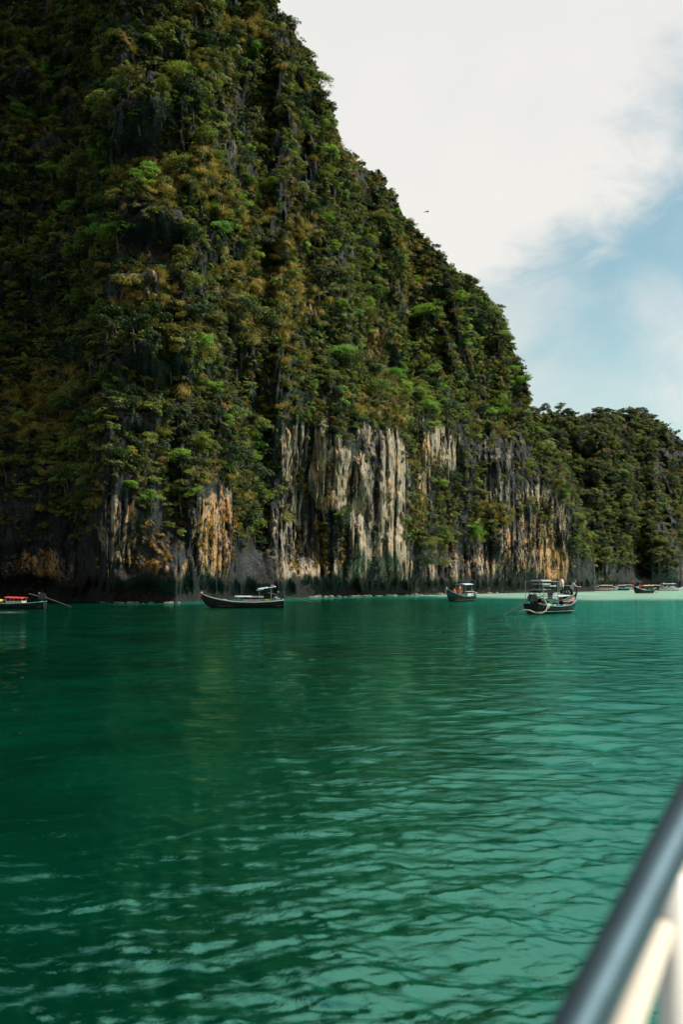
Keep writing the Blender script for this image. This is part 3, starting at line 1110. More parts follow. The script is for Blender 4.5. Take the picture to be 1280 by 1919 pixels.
veg2 = sstep(T2['Z'], 7, 14) * np.clip(1 - 1.0 * T2['bare'], 0, 1)
plants('far_forest', 'far_crowns', T2, 17000, veg2, 0.35, 1.2, 2.1, 101, 0.4, 0.12)
plants('far_shrubs', 'leafy_shrubs', T2, 5000, sstep(T2['Z'], 4, 9) * (0.25 + veg2), 1.0, 2.2, 2.2, 111, 0.3, 0.2)
plants('far_dry_shrubs', 'dry_shrubs', T2, 2200, sstep(T2['Z'], 4, 9) * (0.25 + veg2), 1.0, 2.0, 2.6, 121, 0.3, 0.2)
plants('far_lime_shrubs', 'lime_shrubs', T2, 260, veg2, 1.0, 2.0, 4, 131, 0.6, 0.2)


def spot(px, py):
    """the point of the cliff that shows at this place"""
    d = np.hypot(T1['px'] - px, T1['py'] - py) + 1e6 * (~T1['vis'])
    k = np.unravel_index(np.argmin(d), d.shape)
    return T1['P'][k], T1['N'][k]


def special(px, py, mat, s, label, k, name='cliff_tree', sz=1.0):
    p, n = spot(px, py)
    o = make_tree(0, k, mat, s, tuple(p + n * 0.9 * s + np.array([0, 0, -0.9 * s])), (0.05, -0.1), label, None, name)
    o.scale.z *= sz
    return o


special(225, 460, M_LIME, 0.95, 'brightest lime-green tree lit on the dark upper left cliff', 1)
special(130, 915, M_LIME, 0.72, 'vivid green round tree low on the dark left cliff', 3)
special(90, 428, M_PALE, 0.55, 'pale flat-topped tree beside the left edge, high up', 4, sz=0.5)
special(25, 555, M_PALE, 0.5, 'pale leaved tree at the far left edge halfway up', 2, sz=0.55)
special(150, 742, M_GOLD, 0.5, 'golden-leaved tree on the dark left cliff', 5)
special(30, 650, M_OLIVE, 0.6, 'yellowish tree at the far left edge above the brown grass', 6)
special(302, 815, M_LIME, 0.45, 'small flat lime tree jutting from the dark cliff', 0, sz=0.5)
special(425, 430, M_MID, 1.0, 'tall light green tree at the foot of the dark bare wall', 2)
special(855, 720, M_LIME, 1.05, 'large pale green flat-crowned tree on the right shoulder', 5, sz=0.8)
special(790, 680, M_LIME, 0.9, 'pale green tree above the narrow white rock ribs', 6)
special(788, 1072, M_DARK, 1.15, 'round dark green bush at the water foot of the cliff', 1, 'shore_bush')
special(828, 1068, M_MID, 0.75, 'smaller olive bush at the cliff foot behind the longtail', 3, 'shore_bush')
special(240, 860, M_GOLD, 0.4, 'small yellow bush on a rock rib above the pale slab', 2)

# ------------------------------------------------------------------ boulders at the waterline
M_BOULDER = plain('pale_boulder', (0.27, 0.23, 0.18), 0.9, 0.6, 1.5, 0, 0.6)
boulder_meshes = [MB().ball((0, 0, 0), (1, .8, .55), 9, 6, 0.16, 50 + i).mesh('boulder', False) for i in range(5)]
for bmsh in boulder_meshes:
    bmsh.materials.append(M_BOULDER)
gb = random.Random(9)


def boulders(xs, label, group, smin, smax):
    for x in xs:
        az = math.atan((x - 640) / (F * math.cos(PITCH)))
        d = np.interp(x, [b[0] for b in BASE], [b[1] for b in BASE]) + gb.uniform(0.2, 3.0)
        s = gb.uniform(smin, smax)
        o = link('boulder', gb.choice(boulder_meshes), None, None, (d * math.sin(az), d * math.cos(az), 0.05 * s))
        o.scale = (s * gb.uniform(.8, 1.7), s, s * gb.uniform(.5, 1))
        o.rotation_euler = (0, 0, gb.uniform(0, 6.28))
        tag(o, label, 'boulder', group)


boulders([gb.gauss(690, 75) for _ in range(34)], 'pale boulder at the waterline under the streaked rock wall', 'boulders under the streaked wall', 0.25, 0.8)
boulders([gb.uniform(190, 345) for _ in range(16)], 'pale boulder at the waterline left of the moored longtail', 'boulders along the left shore', 0.15, 0.4)
boulders([gb.uniform(880, 930) for _ in range(6)], 'pale boulder at the waterline right of the middle longtail', 'boulders right of the middle longtail', 0.4, 0.9)

# ------------------------------------------------------------------ boats
M_HULL = plain('dark_hull_paint', (0.012, 0.020, 0.020), 0.75, 0.5, 2.0)
M_HULLG = plain('green_hull_paint', (0.006, 0.024, 0.022), 0.8, 0.5, 2.0)
M_TEAL = plain('teal_trim', (0.05, 0.26, 0.25), 0.5, 0.4, 3.0)
M_GREYTRIM = plain('grey_trim', (0.30, 0.33, 0.30), 0.6, 0.4, 3.0)
M_PINKTRIM = plain('pink_trim', (0.50, 0.26, 0.22), 0.6, 0.4, 3.0)
M_WOOD = plain('worn_wood', (0.28, 0.18, 0.10), 0.7, 0.5, 4.0)
M_WOODD = plain('dark_shaft', (0.10, 0.075, 0.06), 0.6, 0.4, 4.0)
M_DECK = plain('grey_deck', (0.34, 0.35, 0.34), 0.7, 0.4, 3.0)
M_WHITE = plain('white_paint', (0.60, 0.60, 0.57), 0.5, 0.3, 3.0)
M_TARP = plain('white_tarp', (0.50, 0.51, 0.49), 0.7, 0.4, 2.0, 0, 0.4)
M_BLUET = plain('pale_blue_tarp', (0.42, 0.58, 0.70), 0.7, 0.3, 2.0, 0, 0.4)
M_RED = plain('red_cloth', (0.62, 0.045, 0.055), 0.7, 0.3, 3.0)
M_YEL = plain('yellow_tarp', (0.75, 0.42, 0.03), 0.7, 0.35, 3.0, 0, 0.4)
M_ORANGE = plain('orange_cloth', (0.80, 0.20, 0.05), 0.7, 0.3, 3.0)
M_PEACH = plain('faded_orange_tarp', (0.70, 0.32, 0.16), 0.7, 0.35, 3.0)
M_PINK = plain('pink_cloth', (0.72, 0.36, 0.36), 0.7, 0.3, 3.0)
M_CREAM = plain('cream_cloth', (0.64, 0.55, 0.38), 0.7, 0.35, 3.0)
M_METAL = plain('engine_metal', (0.05, 0.05, 0.05), 0.4, 0.4, 6.0, 0.6)
M_STEEL = plain('dull_steel', (0.32, 0.33, 0.33), 0.4, 0.3, 6.0, 0.8)
M_ROPE = plain('cream_hose', (0.58, 0.50, 0.34), 0.8, 0.3, 6.0)
M_SKIN = plain('skin', (0.38, 0.20, 0.12), 0.6, 0.15, 5.0)
M_SKIN2 = plain('pale_skin', (0.58, 0.36, 0.26), 0.6, 0.15, 5.0)
M_HAIR = plain('black_hair', (0.012, 0.010, 0.009), 0.5, 0.3, 9.0)
M_SHIRT = plain('white_shirt', (0.62, 0.64, 0.58), 0.8, 0.2, 6.0)
M_NAVY = plain('navy_shorts', (0.018, 0.022, 0.035), 0.8, 0.3, 6.0)
M_BLACK = plain('black_cloth', (0.012, 0.013, 0.015), 0.8, 0.3, 6.0)
M_STRIPE = plain('striped_shirt', (0.50, 0.44, 0.44), 0.8, 0.45, 12.0)
M_GREYBOX = plain('grey_crate', (0.42, 0.45, 0.50), 0.6, 0.3, 4.0)
M_EYE = plain('eye', (0.02, 0.015, 0.012), 0.3, 0.2, 9.0)

TT = [0, .12, .35, .6, .78, .90, .97, 1.0]
TB = [.66, .84, 1.0, .95, .70, .36, .12, .05]
TS = [.80, .66, .56, .62, .86, 1.12, 1.36, 1.50]
TK = [-.18, -.28, -.30, -.30, -.22, .02, .55, 1.05]


def hull_point(L, beam, t, q, side, inset=0.0, sh=1.0):
    b = np.interp(t, TT, TB) * beam / 2 - inset
    b = max(b, 0.012)
    s = np.interp(t, TT, TS) * sh
    k = np.interp(t, TT, TK) * (sh if t > .85 else 1) + inset * 1.6
    k = min(k, s - 0.02)
    return Vector((L * (t - 0.5), side * b * (1 - q ** 2.4), s + (k - s) * q))


def hull_mesh(L, beam, sh=1.0):
    mb = MB()
    ts = np.linspace(0, 1, 25)
    qs = np.linspace(0, 1, 7)
    for inset in (0.0, 0.06):
        P = []
        for t in ts:
            row = [hull_point(L, beam, t, q, -1, inset, sh) for q in qs] + [hull_point(L, beam, t, q, 1, inset, sh) for q in qs[::-1][1:]]
            P.append(row if inset == 0 else row[::-1])
        mb.grid(P)
    # transom
    row = [hull_point(L, beam, 0, q, -1, 0, sh) for q in qs] + [hull_point(L, beam, 0, q, 1, 0, sh) for q in qs[::-1][1:]]
    mb.add(row, [tuple(range(len(row)))])
    return mb.mesh('hull', True)


ROOF = {}


def roof_part(name, mat, parent, x0, x1, z0, z1, w, arch=0.12, sag=0.0, thick=0.04):
    P = []
    for i in range(9):
        u = i / 8
        P.append([Vector((x0 + (x1 - x0) * u, w * (v / 6 - .5), z0 + (z1 - z0) * u + arch * math.cos(math.pi * (v / 6 - .5)) - sag * math.sin(math.pi * u)))
                  for v in range(7)])
    ROOF[parent.name] = MB().grid(P, (0, 0, thick)).build(name, mat, parent, True)
    return ROOF[parent.name]


def posts(parent, xs, w, z0, z1, mat=None, r=0.03):
    parent = ROOF.get(parent.name, parent)          # the posts carry that roof
    for x in xs:
        for s in (-1, 1):
            MB().tube([(x, s * w / 2, z0), (x, s * w / 2, z1)], r, 6).build('post', mat or M_STEEL, parent)


def engine(parent, L, side_angle, tail, droop, z=0.95):
    e = MB()
    e.box((0, 0, 0.12), (0.62, 0.42, 0.36)).box((0.05, 0, 0.36), (0.42, 0.5, 0.16)).box((-.12, 0.24, 0.2), (0.3, 0.14, 0.26))
    e.tube([(0.1, -.2, .3), (0.1, -.2, .62)], 0.05, 7).tube([(-.2, .1, .3), (-.2, .1, .52)], 0.07, 7)
    o = e.build('engine', M_METAL, parent)
    o.location = (-L / 2 + 0.25, 0, z - 0.1)
    o.rotation_euler = (0, 0, side_angle)
    end = Vector((-0.3 - tail, 0, -droop))
    MB().tube([(-.3, 0, .08), end], [0.045, 0.03], 7).build('tail_shaft', M_WOODD, o)
    MB().tube([(.3, 0, .2), (1.25, 0.1, .45)], [0.03, .022], 6).build('tiller', M_STEEL, o)
    MB().tube([(.18, .15, .45), (.34, .15, .47)], .1, 9).build('air_filter', M_STEEL, o)
    pr = MB()
    for k in range(3):
        a = k * 2.094
        pr.box(end + Vector((0, math.cos(a) * .1, math.sin(a) * .1)), (0.03, 0.10, 0.16), Matrix.Rotation(a, 3, 'X'))
    pr.build('propeller', M_METAL, o)
    st = MB().tube([(0, 0, -.45), (0, 0, 0)], 0.07, 8).build('engine_mount', M_METAL, o)
    return o


def ribbons(parent, L, sh, mats):
    tip = Vector((L / 2, 0, np.interp(1, TT, TS) * sh))
    for k, m in enumerate(mats):
        z = tip.z + 0.10 - 0.13 * k
        mb = MB()
        mb.tube([(tip.x - .04, 0, z + .06), (tip.x - .02, 0, z - .06)], [.11, .12], 9)
        for s in (-1, 1):
            P = [[Vector((tip.x + .08 + .03 * i, s * (.05 + .03 * j), z - .10 * i * (1.4 if k == 0 else 1))) for j in range(2)] for i in range(8)]
            mb.grid(P, (0.012, 0, 0))
        mb.build('bow_ribbon', m, parent)


def longtail(name, label, loc, heading, L, beam, sh=1.0, hull=None, trim=None, deck=None, post=None, group=None):
    o = empty(name, loc, heading)
    tag(o, label, 'boat', group)
    link('hull', hull_mesh(L, beam, sh), hull or M_HULL, o)
    for s in (-1, 1):
        MB().tube([hull_point(L, beam, t, 0, s, -0.015, sh) for t in np.linspace(0, 1, 17)], 0.045, 6).build('gunwale', trim or M_GREYTRIM, o, True)
    P = []
    for t in np.linspace(0.03, 0.80, 13):
        b = np.interp(t, TT, TB) * beam / 2 - 0.12
        P.append([Vector((L * (t - .5), v * b, 0.18)) for v in (-1, -.33, .33, 1)])
    MB().grid(P, (0, 0, 0.03)).build('floor', deck or M_WOOD, o)
    P = []
    for t in np.linspace(0.80, 0.965, 7):
        b = max(np.interp(t, TT, TB) * beam / 2 - 0.05, .02)
        z = np.interp(t, TT, TS) * sh - 0.10
        P.append([Vector((L * (t - .5), v * b, z)) for v in (-1, 0, 1)])
    MB().grid(P, (0, 0, 0.03)).build('fore_deck', deck or M_WOOD, o)
    for t in (0.30, 0.45, 0.60, 0.72):
        b = np.interp(t, TT, TB) * beam - 0.14
        MB().box((L * (t - .5), 0, 0.42), (0.26, b, 0.05)).build('thwart', M_WOOD, o)
    s1 = np.interp(1, TT, TS) * sh
    MB().tube([(L / 2 - .12, 0, s1 - .35), (L / 2 + .02, 0, s1 + .05), (L / 2 + .10, 0, s1 + .38)], [.08, .075, .05], 7).build('stem_post', post or hull or M_HULL, o)
    return o


# ---- people
def skin_mesh(name, joints, edges, mat, parent, sub=1):
    me = bpy.data.meshes.new(name)
    me.from_pydata([j[0] for j in joints], edges, [])
    o = link(name, me, mat, parent)
    me.skin_vertices.new() if hasattr(me.skin_vertices, 'new') and not me.skin_vertices else None
    md = o.modifiers.new('skin', 'SKIN')
    md.use_smooth_shade = True
    if not me.skin_vertices:
        bpy.context.view_layer.objects.active = o
    sv = me.skin_vertices[0].data if me.skin_vertices else None
    if sv:
        for i, j in enumerate(joints):
            sv[i].radius = (j[1], j[2] if len(j) > 2 else j[1])
        sv[0].use_root = True
    sb = o.modifiers.new('sub', 'SUBSURF')
    sb.levels = sb.render_levels = sub
    return o


def tubes_body(name, chains, mat, parent):
    """one surface grown over chains of (point, radius): spheres-and-cones field, remeshed as one skin"""
    mb = MB()
    for ch in chains:
        pts = [c[0] for c in ch]
        rad = [c[1] for c in ch]
        mb.tube(pts, rad, 10)
        mb.ball(pts[0], (rad[0],) * 3, 8, 5)
        mb.ball(pts[-1], (rad[-1],) * 3, 8, 5)
    o = mb.build(name, mat, parent, True)
    md = o.modifiers.new('one_surface', 'REMESH')
    md.mode = 'VOXEL'
    md.voxel_size = 0.022
    md.use_smooth_shade = True
    sm = o.modifiers.new('soften', 'SMOOTH')
    sm.factor, sm.iterations = 0.5, 3
    return o


def person(label, loc, heading, pose, skin, shirt, shorts, vest=None, hat=None, group=None):
    """+x is the way the person faces"""
    o = empty('person', loc, heading)
    tag(o, label, 'person', group)
    V = Vector
    lean = 0.0
    if pose == 'sit':
        hip = 0.12
        legs = [[(V((0, s * .09, hip)), .085), (V((.40, s * .11, hip + .06)), .065), (V((.46, s * .11, hip - .34)), .042), (V((.58, s * .11, hip - .37)), .038)] for s in (-1, 1)]
    elif pose == 'bend':
        hip, lean = 0.86, 0.45
        legs = [[(V((0, s * .09, hip)), .09), (V((.08, s * .10, .46)), .065), (V((-.02, s * .10, .07)), .042), (V((.12, s * .11, .04)), .038)] for s in (-1, 1)]
    else:
        hip = 0.88
        legs = [[(V((0, s * .09, hip)), .09), (V((.02, s * .10, .47)), .062), (V((-.01, s * .11, .07)), .042), (V((.13, s * .12, .04)), .038)] for s in (-1, 1)]
    fx = lambda h: lean * h
    ch = V((fx(.42), 0, hip + .40))
    neck = V((fx(.58), 0, hip + .56))
    head = V((fx(.70) + .02, 0, hip + .70))
    arms = []
    for s in (-1, 1):
        sh_ = ch + V((0, s * .18, .08))
        if pose == 'bend':
            el, wr = sh_ + V((.20, s * .10, -.20)), sh_ + V((.46, s * .04, -.22))
        elif pose == 'sit':
            el, wr = sh_ + V((.06, s * .08, -.27)), sh_ + V((.28, s * .02, -.34))
        else:
            el, wr = sh_ + V((-.03, s * .08, -.28)), sh_ + V((.06, s * .08, -.52))
        arms.append([(sh_, .055), (el, .042), (wr, .030)])
    torso = [(V((0, 0, hip - .02)), .135), (V((fx(.2), 0, hip + .2)), .125), (ch, .145), (ch + V((0, 0, .08)), .12), (neck, .055), (head + V((0, 0, -.05)), .075), (head + V((0, 0, .02)), .098)]
    hands = []
    body = tubes_body('body', [torso] + legs + arms + [[(ch + V((0, -.17, .07)), .06), (ch + V((0, .17, .07)), .06)],
                                                       [(head + V((.09, 0, -.02)), .018), (head + V((.105, 0, -.035)), .016)]], skin, o)
    for a in arms:
        wr, el = a[2][0], a[1][0]
        d = (wr - el).normalized()
        sd = d.cross(V((1, 0, 0.2))).normalized()
        h = MB()
        h.tube([wr, wr + d * .05, wr + d * .09], [.028, .038, .034], 8)
        for k, ln in enumerate((.062, .075, .07, .055)):
            b = wr + d * .085 + sd * (-.03 + .02 * k)
            h.tube([b, b + d * ln * .55 + V((.008, 0, 0)), b + d * ln + V((.02, 0, 0))], [.010, .009, .007], 5)
        b = wr + d * .03 - sd * .035
        h.tube([b, b + d * .03 - sd * .025, b + d * .06 - sd * .03], [.012, .010, .008], 5)
        h.build('hand', skin, o, True)
    k = 1.22
    tubes_body('shirt', [[(p, r * k * .96) for p, r in torso[:4]]] + [[(a[0][0], .07), (a[0][0].lerp(a[1][0], .75), .062)] for a in arms] +
               [[(ch + V((0, -.17, .07)), .075), (ch + V((0, .17, .07)), .075)]], shirt, o)
    tubes_body('shorts', [[(V((0, -.05, hip)), .15), (V((0, .05, hip)), .15)]] + [[(l[0][0], .115), (l[0][0].lerp(l[1][0], .85), .098)] for l in legs], shorts, o)
    hr = MB().ball(head + V((-.02, 0, .045)), (.108, .098, .10), 10, 7)
    hr.build('hair', hat or M_HAIR, o, True)
    ey = MB()
    for s in (-1, 1):
        ey.ball(head + V((.088, s * .035, .0)), (.012, .016, .010), 6, 4)
    ey.box(head + V((.080, 0, -.075)), (.012, .045, .010))
    ey.build('face', M_EYE, o)
    if vest:
        tubes_body('life_vest', [[(V((fx(.1), 0, hip + .1)), .175), (ch + V((.01, 0, .03)), .185)]], vest, o)
    return o


def boat_xy(o, x, y, z):
    return o.matrix_basis @ Vector((x, y, z)) if False else Vector(o.location) + Matrix.Rotation(o.rotation_euler.z, 3, 'Z') @ Vector((x, y, z))


# boat by the left edge: red roof, yellow tarp
p = on_water(0, 1141)
b1 = longtail('longtail_boat', 'dark longtail boat with small red roof and yellow tarp at the left edge', (p.x - .2, p.y, 0), math.pi, 8.6, 1.7, .85, M_HULL, M_TEAL)
roof_part('roof', M_RED, b1, -.75, -2.5, 1.00, .93, 1.7, .10)
posts(b1, (-.9, -1.6, -2.35), 1.3, .3, .98, M_WHITE)
MB().box((-1.6, 0, .52), (1.45, 1.25, .42)).build('cabin_panel', M_CREAM, b1)
roof_part('tarp', M_YEL, b1, .9, -.6, .86, .62, 1.35, .16)
engine(b1, 8.6, 0.0, 2.3, .75, 1.05)

# moored longtail under the cliff
p = on_water(454, 1139)
b2 = longtail('longtail_boat', 'long dark longtail boat moored broadside with red bow ribbons and white tarps', (p.x, p.y, 0), math.pi + .10, 7.9, 1.6, .92, M_HULL, M_GREYTRIM)
ribbons(b2, 7.9, .92, (M_WHITE, M_RED, M_RED))
roof_part('low_tarp', M_TARP, b2, .75, -2.0, 1.02, 1.0, 1.3, .10)
MB().box((-1.9, 0, 1.05), (.12, 1.32, .12)).build('tarp_edge', M_PINK, b2)
posts(b2, (.4, -.8, -1.85), 1.15, .3, 1.05, M_STEEL, .025)
roof_part('high_tarp', M_BLUET, b2, -1.45, -2.4, 1.72, 1.86, 1.2, .10)
roof_part('folded_tarp', M_TARP, b2, -1.35, -2.0, 1.62, 1.74, 1.25, .08)
posts(b2, (-1.6, -2.75), .9, .3, 1.78, M_STEEL, .022)
roof_part('tail_tarp', M_BLUET, b2, -2.4, -3.2, 1.86, 1.98, .9, .05)
MB().box((-2.9, 0, 2.12), (.35, .5, .14)).build('bundle', M_PINK, b2)
MB().box((-.9, 0, .66), (1.7, 1.0, .3)).build('seat_cover', M_TARP, b2)
MB().box((-2.35, .2, .66), (.5, .8, .26)).build('crate', M_YEL, b2)
MB().box((1.75, 0, .72), (.45, .5, .2), Matrix.Rotation(.3, 3, 'Z')).build('rope_pile', M_CREAM, b2)
engine(b2, 7.9, -0.15, 2.9, .55, 1.12)

# middle longtail with passengers in orange vests
p = on_water(862, 1127)
H3_ = math.pi + R(56)
b3 = longtail('longtail_boat', 'green longtail boat with pale blue roof carrying two people in orange', (p.x, p.y, 0), H3_, 7.4, 1.9, 1.15, M_HULLG, M_TEAL)
ribbons(b3, 7.4, 1.15, (M_WHITE, M_PINK, M_RED))
roof_part('roof', M_BLUET, b3, -.1, -2.4, 2.12, 2.2, 1.7, .14)
posts(b3, (-.3, -2.2), 1.4, .3, 2.15, M_STEEL)
roof_part('low_roof', M_TARP, b3, -.7, -2.9, 1.25, 1.22, 1.5, .06)
MB().box((-1.8, 0, .78), (1.6, 1.35, .55)).build('seat_cover', M_WHITE, b3)
engine(b3, 7.4, 0.35, 2.3, .85, 1.15)
q = boat_xy(b3, 1.35, -.1, .45)
person('person in orange life vest seated in the bow of the green longtail', q + Vector((0, 0, .35)), H3_ + .2, 'sit', M_SKIN2, M_ORANGE, M_ORANGE, M_ORANGE)
q = boat_xy(b3, .15, .1, .45)
person('person in red-orange clothes standing under the front of the pale blue roof', q, H3_ + .6, 'stand', M_SKIN2, M_ORANGE, M_SKIN2, M_PEACH)

# nearest longtail, stern towards the camera
p = on_water(1031, 1150)
H4 = math.pi / 2 - R(41)
b4 = longtail('longtail_boat', 'nearest dark longtail boat with roof rack and cream hose over its stern', (p.x + .6, p.y + 1.0, 0), H4, 7.2, 2.0, 1.0, M_HULL, M_TEAL, M_DECK)
b4.children[1].data.materials[0] = M_PINKTRIM
W = 1.55
posts(b4, (-3.1, -.9), W, .5, 2.48, M_STEEL, .024)
for s in (-1, 1):
    MB().tube([(-3.1, s * W / 2, 2.48), (-.9, s * W / 2, 2.48)], .022, 6).build('roof_rail', M_STEEL, b4)
for x in (-3.1, -.9):
    MB().tube([(x, -W / 2, 2.485), (x, W / 2, 2.485)], .02, 6).build('roof_rail', M_STEEL, b4)
for k, (x, y, z, lx, ly) in enumerate(((-1.6, .25, 2.56, 1.5, .85), (-1.5, .3, 2.28, 1.3, .9), (-1.3, -.3, 2.14, 1.0, .6), (-1.7, .2, 1.86, 1.2, 1.1))):
    MB().box((x, y, z), (lx, ly, .09)).build('rack_board', (M_WHITE, M_TARP, M_WHITE, M_GREYTRIM)[k], b4)
roof_part('canopy', M_TARP, b4, -.75, 1.3, 1.28, 1.34, 1.6, .05)
posts(b4, (-.6, 1.15), 1.35, .3, 1.3, M_STEEL, .025)
MB().box((-.95, -.25, 1.35), (.4, .45, .55)).build('water_tank', M_GREYBOX, b4)
for k, (x, y, c, s) in enumerate(((-1.9, -.45, M_GREYBOX, .5), (-1.2, -.5, M_WHITE, .45), (-.4, -.5, M_GREYBOX, .42), (-2.4, -.4, M_ORANGE, .32), (.5, -.5, M_TARP, .36))):
    MB().box((x, y, .42 + s * .3), (s, s * .9, s * .8), Matrix.Rotation(.3 * k, 3, 'Z'), .9).build('crate', c, b4)
for k, (x, y, z, sx, sy, sz, m) in enumerate(((-2.6, .3, .75, .5, .5, .6, M_NAVY), (-1.9, .35, .8, .7, .5, .55, M_BLACK), (-1.0, .3, .72, .5, .6, .5, M_NAVY), (-2.9, -.3, .72, .35, .3, .35, M_RED),
                                              (.9, .35, .62, .5, .4, .4, M_BLACK), (1.0, -.45, .6, .4, .3, .3, M_PINK), (-.2, .3, .62, .45, .4, .4, M_YEL))):
    MB().box((x, y, z), (sx, sy, sz), Matrix.Rotation(.4 * k, 3, 'Z'), .82).build('bag', m, b4)
MB().box((-2.0, 0, 1.12), (1.9, 1.45, .05)).build('shelf', M_NAVY, b4)
roof_part('side_tarp', M_BLACK, b4, -2.9, -1.0, 1.62, 1.58, 1.3, .12)
MB().ball((-2.7, -.95, .62), (.13, .10, .22), 8, 6).build('fender', M_WHITE, b4)
engine(b4, 7.2, -0.5, 2.5, 1.25, 1.15)
hose = [Vector(v) for v in ((-3.3, -.2, 1.35), (-3.0, -.75, 1.1), (-3.15, -1.12, .65), (-3.4, -1.14, .25), (-3.75, -.95, .07), (-4.0, -.6, .12), (-4.1, -.2, .30), (-4.15, .25, .34), (-4.2, .6, .2), (-4.25, .75, 0.0))]
MB().tube(hose, .05, 7).build('hose', M_ROPE, b4, True)
MB().tube([v + Vector((-.05, -.06, .05)) for v in hose[:6]], .04, 7).build('hose', M_ROPE, b4, True)
MB().tube([boat_xy(b4, -3.9, .7, .4) - Vector(b4.location), boat_xy(b4, -4.3, 1.0, .15) - Vector(b4.location)], .09, 8)
q = boat_xy(b4, 1.75, .28, .86)
MB().box((1.7, 0, .97), (1.15, 1.25, .06)).build('platform', M_DECK, b4)
q = boat_xy(b4, 1.62, .25, 1.0)
pm = person('man in pale shirt and dark shorts standing on the nearest longtail', q, H4 + 2.2, 'stand', M_SKIN, M_SHIRT, M_NAVY)
pm.scale = (1.12, 1.12, 1.12)
q = boat_xy(b4, 2.0, -.38, 1.0)
person('person in striped top and black trousers leaning forward at the bow of the nearest longtail', q, H4 - .9, 'bend', M_SKIN2, M_STRIPE, M_BLACK).scale = (.95, .95, .95)
q = boat_xy(b4, 2.35, -.1, .80)
MB().ball((2.55, -.25, .86), (.30, .22, .16), 9, 6, .1, 3).build('red_bundle', M_RED, b4)

# the boat half hidden behind it, with an orange banner
p = on_water(1063, 1131)
b5 = longtail('longtail_boat', 'longtail boat half hidden behind the nearest one, with orange banner and pale roof', (p.x, p.y, 0), R(75), 6.2, 1.7, 1.0, M_HULLG, M_TEAL)
roof_part('roof', M_CREAM, b5, -2.2, .3, 2.0, 2.0, 1.6, .08)
posts(b5, (-2.1, .2), 1.4, .3, 2.02, M_STEEL, .025)
bn = MB()
bn.box((-.4, .55, 2.55), (.04, .62, .72)).build('banner', M_ORANGE, b5).rotation_euler = (0, 0, .1)
MB().tube([(-.4, .88, .4), (-.4, .88, 2.98)], .03, 6).build('banner_pole', M_STEEL, b5)
bn = MB().box((-.43, .55, 2.90), (.05, .68, .10)).build('banner_hem', M_PEACH, b5)
engine(b5, 6.2, 0.3, 1.6, .8, 1.0)

# orange-roofed longtail further off
p = on_water(1206, 1112)
H6 = math.pi + R(35)
b6 = longtail('longtail_boat', 'dark longtail boat with orange roof and orange cloth on its tall bow', (p.x, p.y, 0), H6, 7.2, 2.0, 1.25, M_HULL, M_TEAL, post=M_ORANGE)
ribbons(b6, 7.2, 1.25, (M_RED, M_ORANGE, M_ORANGE, M_PEACH))
MB().tube([(3.55, 0, 1.9), (3.72, 0, 2.9)], [.10, .06], 7).build('stem_top', M_HULL, b6)
MB().ball((3.72, 0, 2.75), (.22, .25, .3), 8, 5, .15, 5).build('garland', M_RED, b6)
roof_part('roof', M_PEACH, b6, .6, -2.4, 1.75, 1.85, 1.8, .16)
posts(b6, (.4, -1.0, -2.2), 1.5, .3, 1.8, M_STEEL)
roof_part('awning', M_ORANGE, b6, 2.2, .3, 1.15, 1.05, 1.5, .05)
roof_part('stern_roof', M_BLUET, b6, -2.5, -3.5, 1.85, 1.85, 1.2, .08)
engine(b6, 7.2, 0.2, 2.0, .9, 1.2)
q = boat_xy(b6, 1.9, .1, .55)
person('person in pale shirt seated in the bow of the orange-roofed longtail', q + Vector((0, 0, .3)), H6, 'sit', M_SKIN2, M_SHIRT, M_NAVY)
q = boat_xy(b6, .9, -.2, .40)
person('person in red standing by the roof of the orange-roofed longtail', q, H6 + 1, 'stand', M_SKIN2, M_RED, M_NAVY)

# boats lying off the far shore
far = [(1128, 1107.5, 6.8, math.pi + .15, 'pink and cream tour boat lying against the cliff nose', M_GREYTRIM, M_PINK, M_CREAM, M_TARP),
       (1142, 1107.0, 7.2, .25, 'grey-hulled boat with white roofs beside the pink tour boat', M_GREYTRIM, M_GREYTRIM, M_TARP, M_TARP),
       (1161, 1106.6, 7.0, math.pi + .2, 'dark green boat with white roof and pink awning on the far water', M_HULLG, M_TEAL, M_TARP, M_PINK),
       (1181, 1104.2, 8.0, .05, 'plain white boat behind the bow of the orange-roofed longtail', M_WHITE, M_WHITE, M_WHITE, None),
       (1233, 1106.4, 7.5, .15, 'cream canopied boat between the orange-roofed longtail and the white speedboat', M_HULLG, M_CREAM, M_CREAM, M_CREAM)]
for k, (x, y, L, hd, lab, hm, tm, rm, rm2) in enumerate(far):
    p = on_water(x, y)
    b = longtail('tour_boat', lab, (p.x, p.y, 0), hd, L, 2.0, 1.0, hm, tm, post=tm)
    roof_part('roof', rm, b, -L * .30, L * .12, 1.75, 1.7, 1.8, .14)
    posts(b, (-L * .28, L * .1), 1.5, .3, 1.78, M_STEEL)
    MB().box((-.4, 0, .75), (L * .42, 1.4, .5)).build('seat_cover', tm, b)
    if rm2:
        roof_part('awning', rm2, b, L * .14, L * .32, 1.45, 1.3, 1.4, .1)
        posts(b, (L * .2,), 1.2, .5, 1.4, M_STEEL)
    if k in (0, 1, 2):
        for j in range(2):
            q = boat_xy(b, L * (.2 - .28 * j), .3 - .5 * j, .55)
            person(f'{"seated" if j else "standing"} person in {("pink", "cream", "red", "white")[(k + j) % 4]} aboard the {("pink and cream", "grey-hulled", "dark green")[k]} boat',
                   q, hd + j, 'sit' if j else 'stand', M_SKIN2, (M_PINK, M_CREAM, M_RED, M_SHIRT)[(k + j) % 4], M_NAVY)

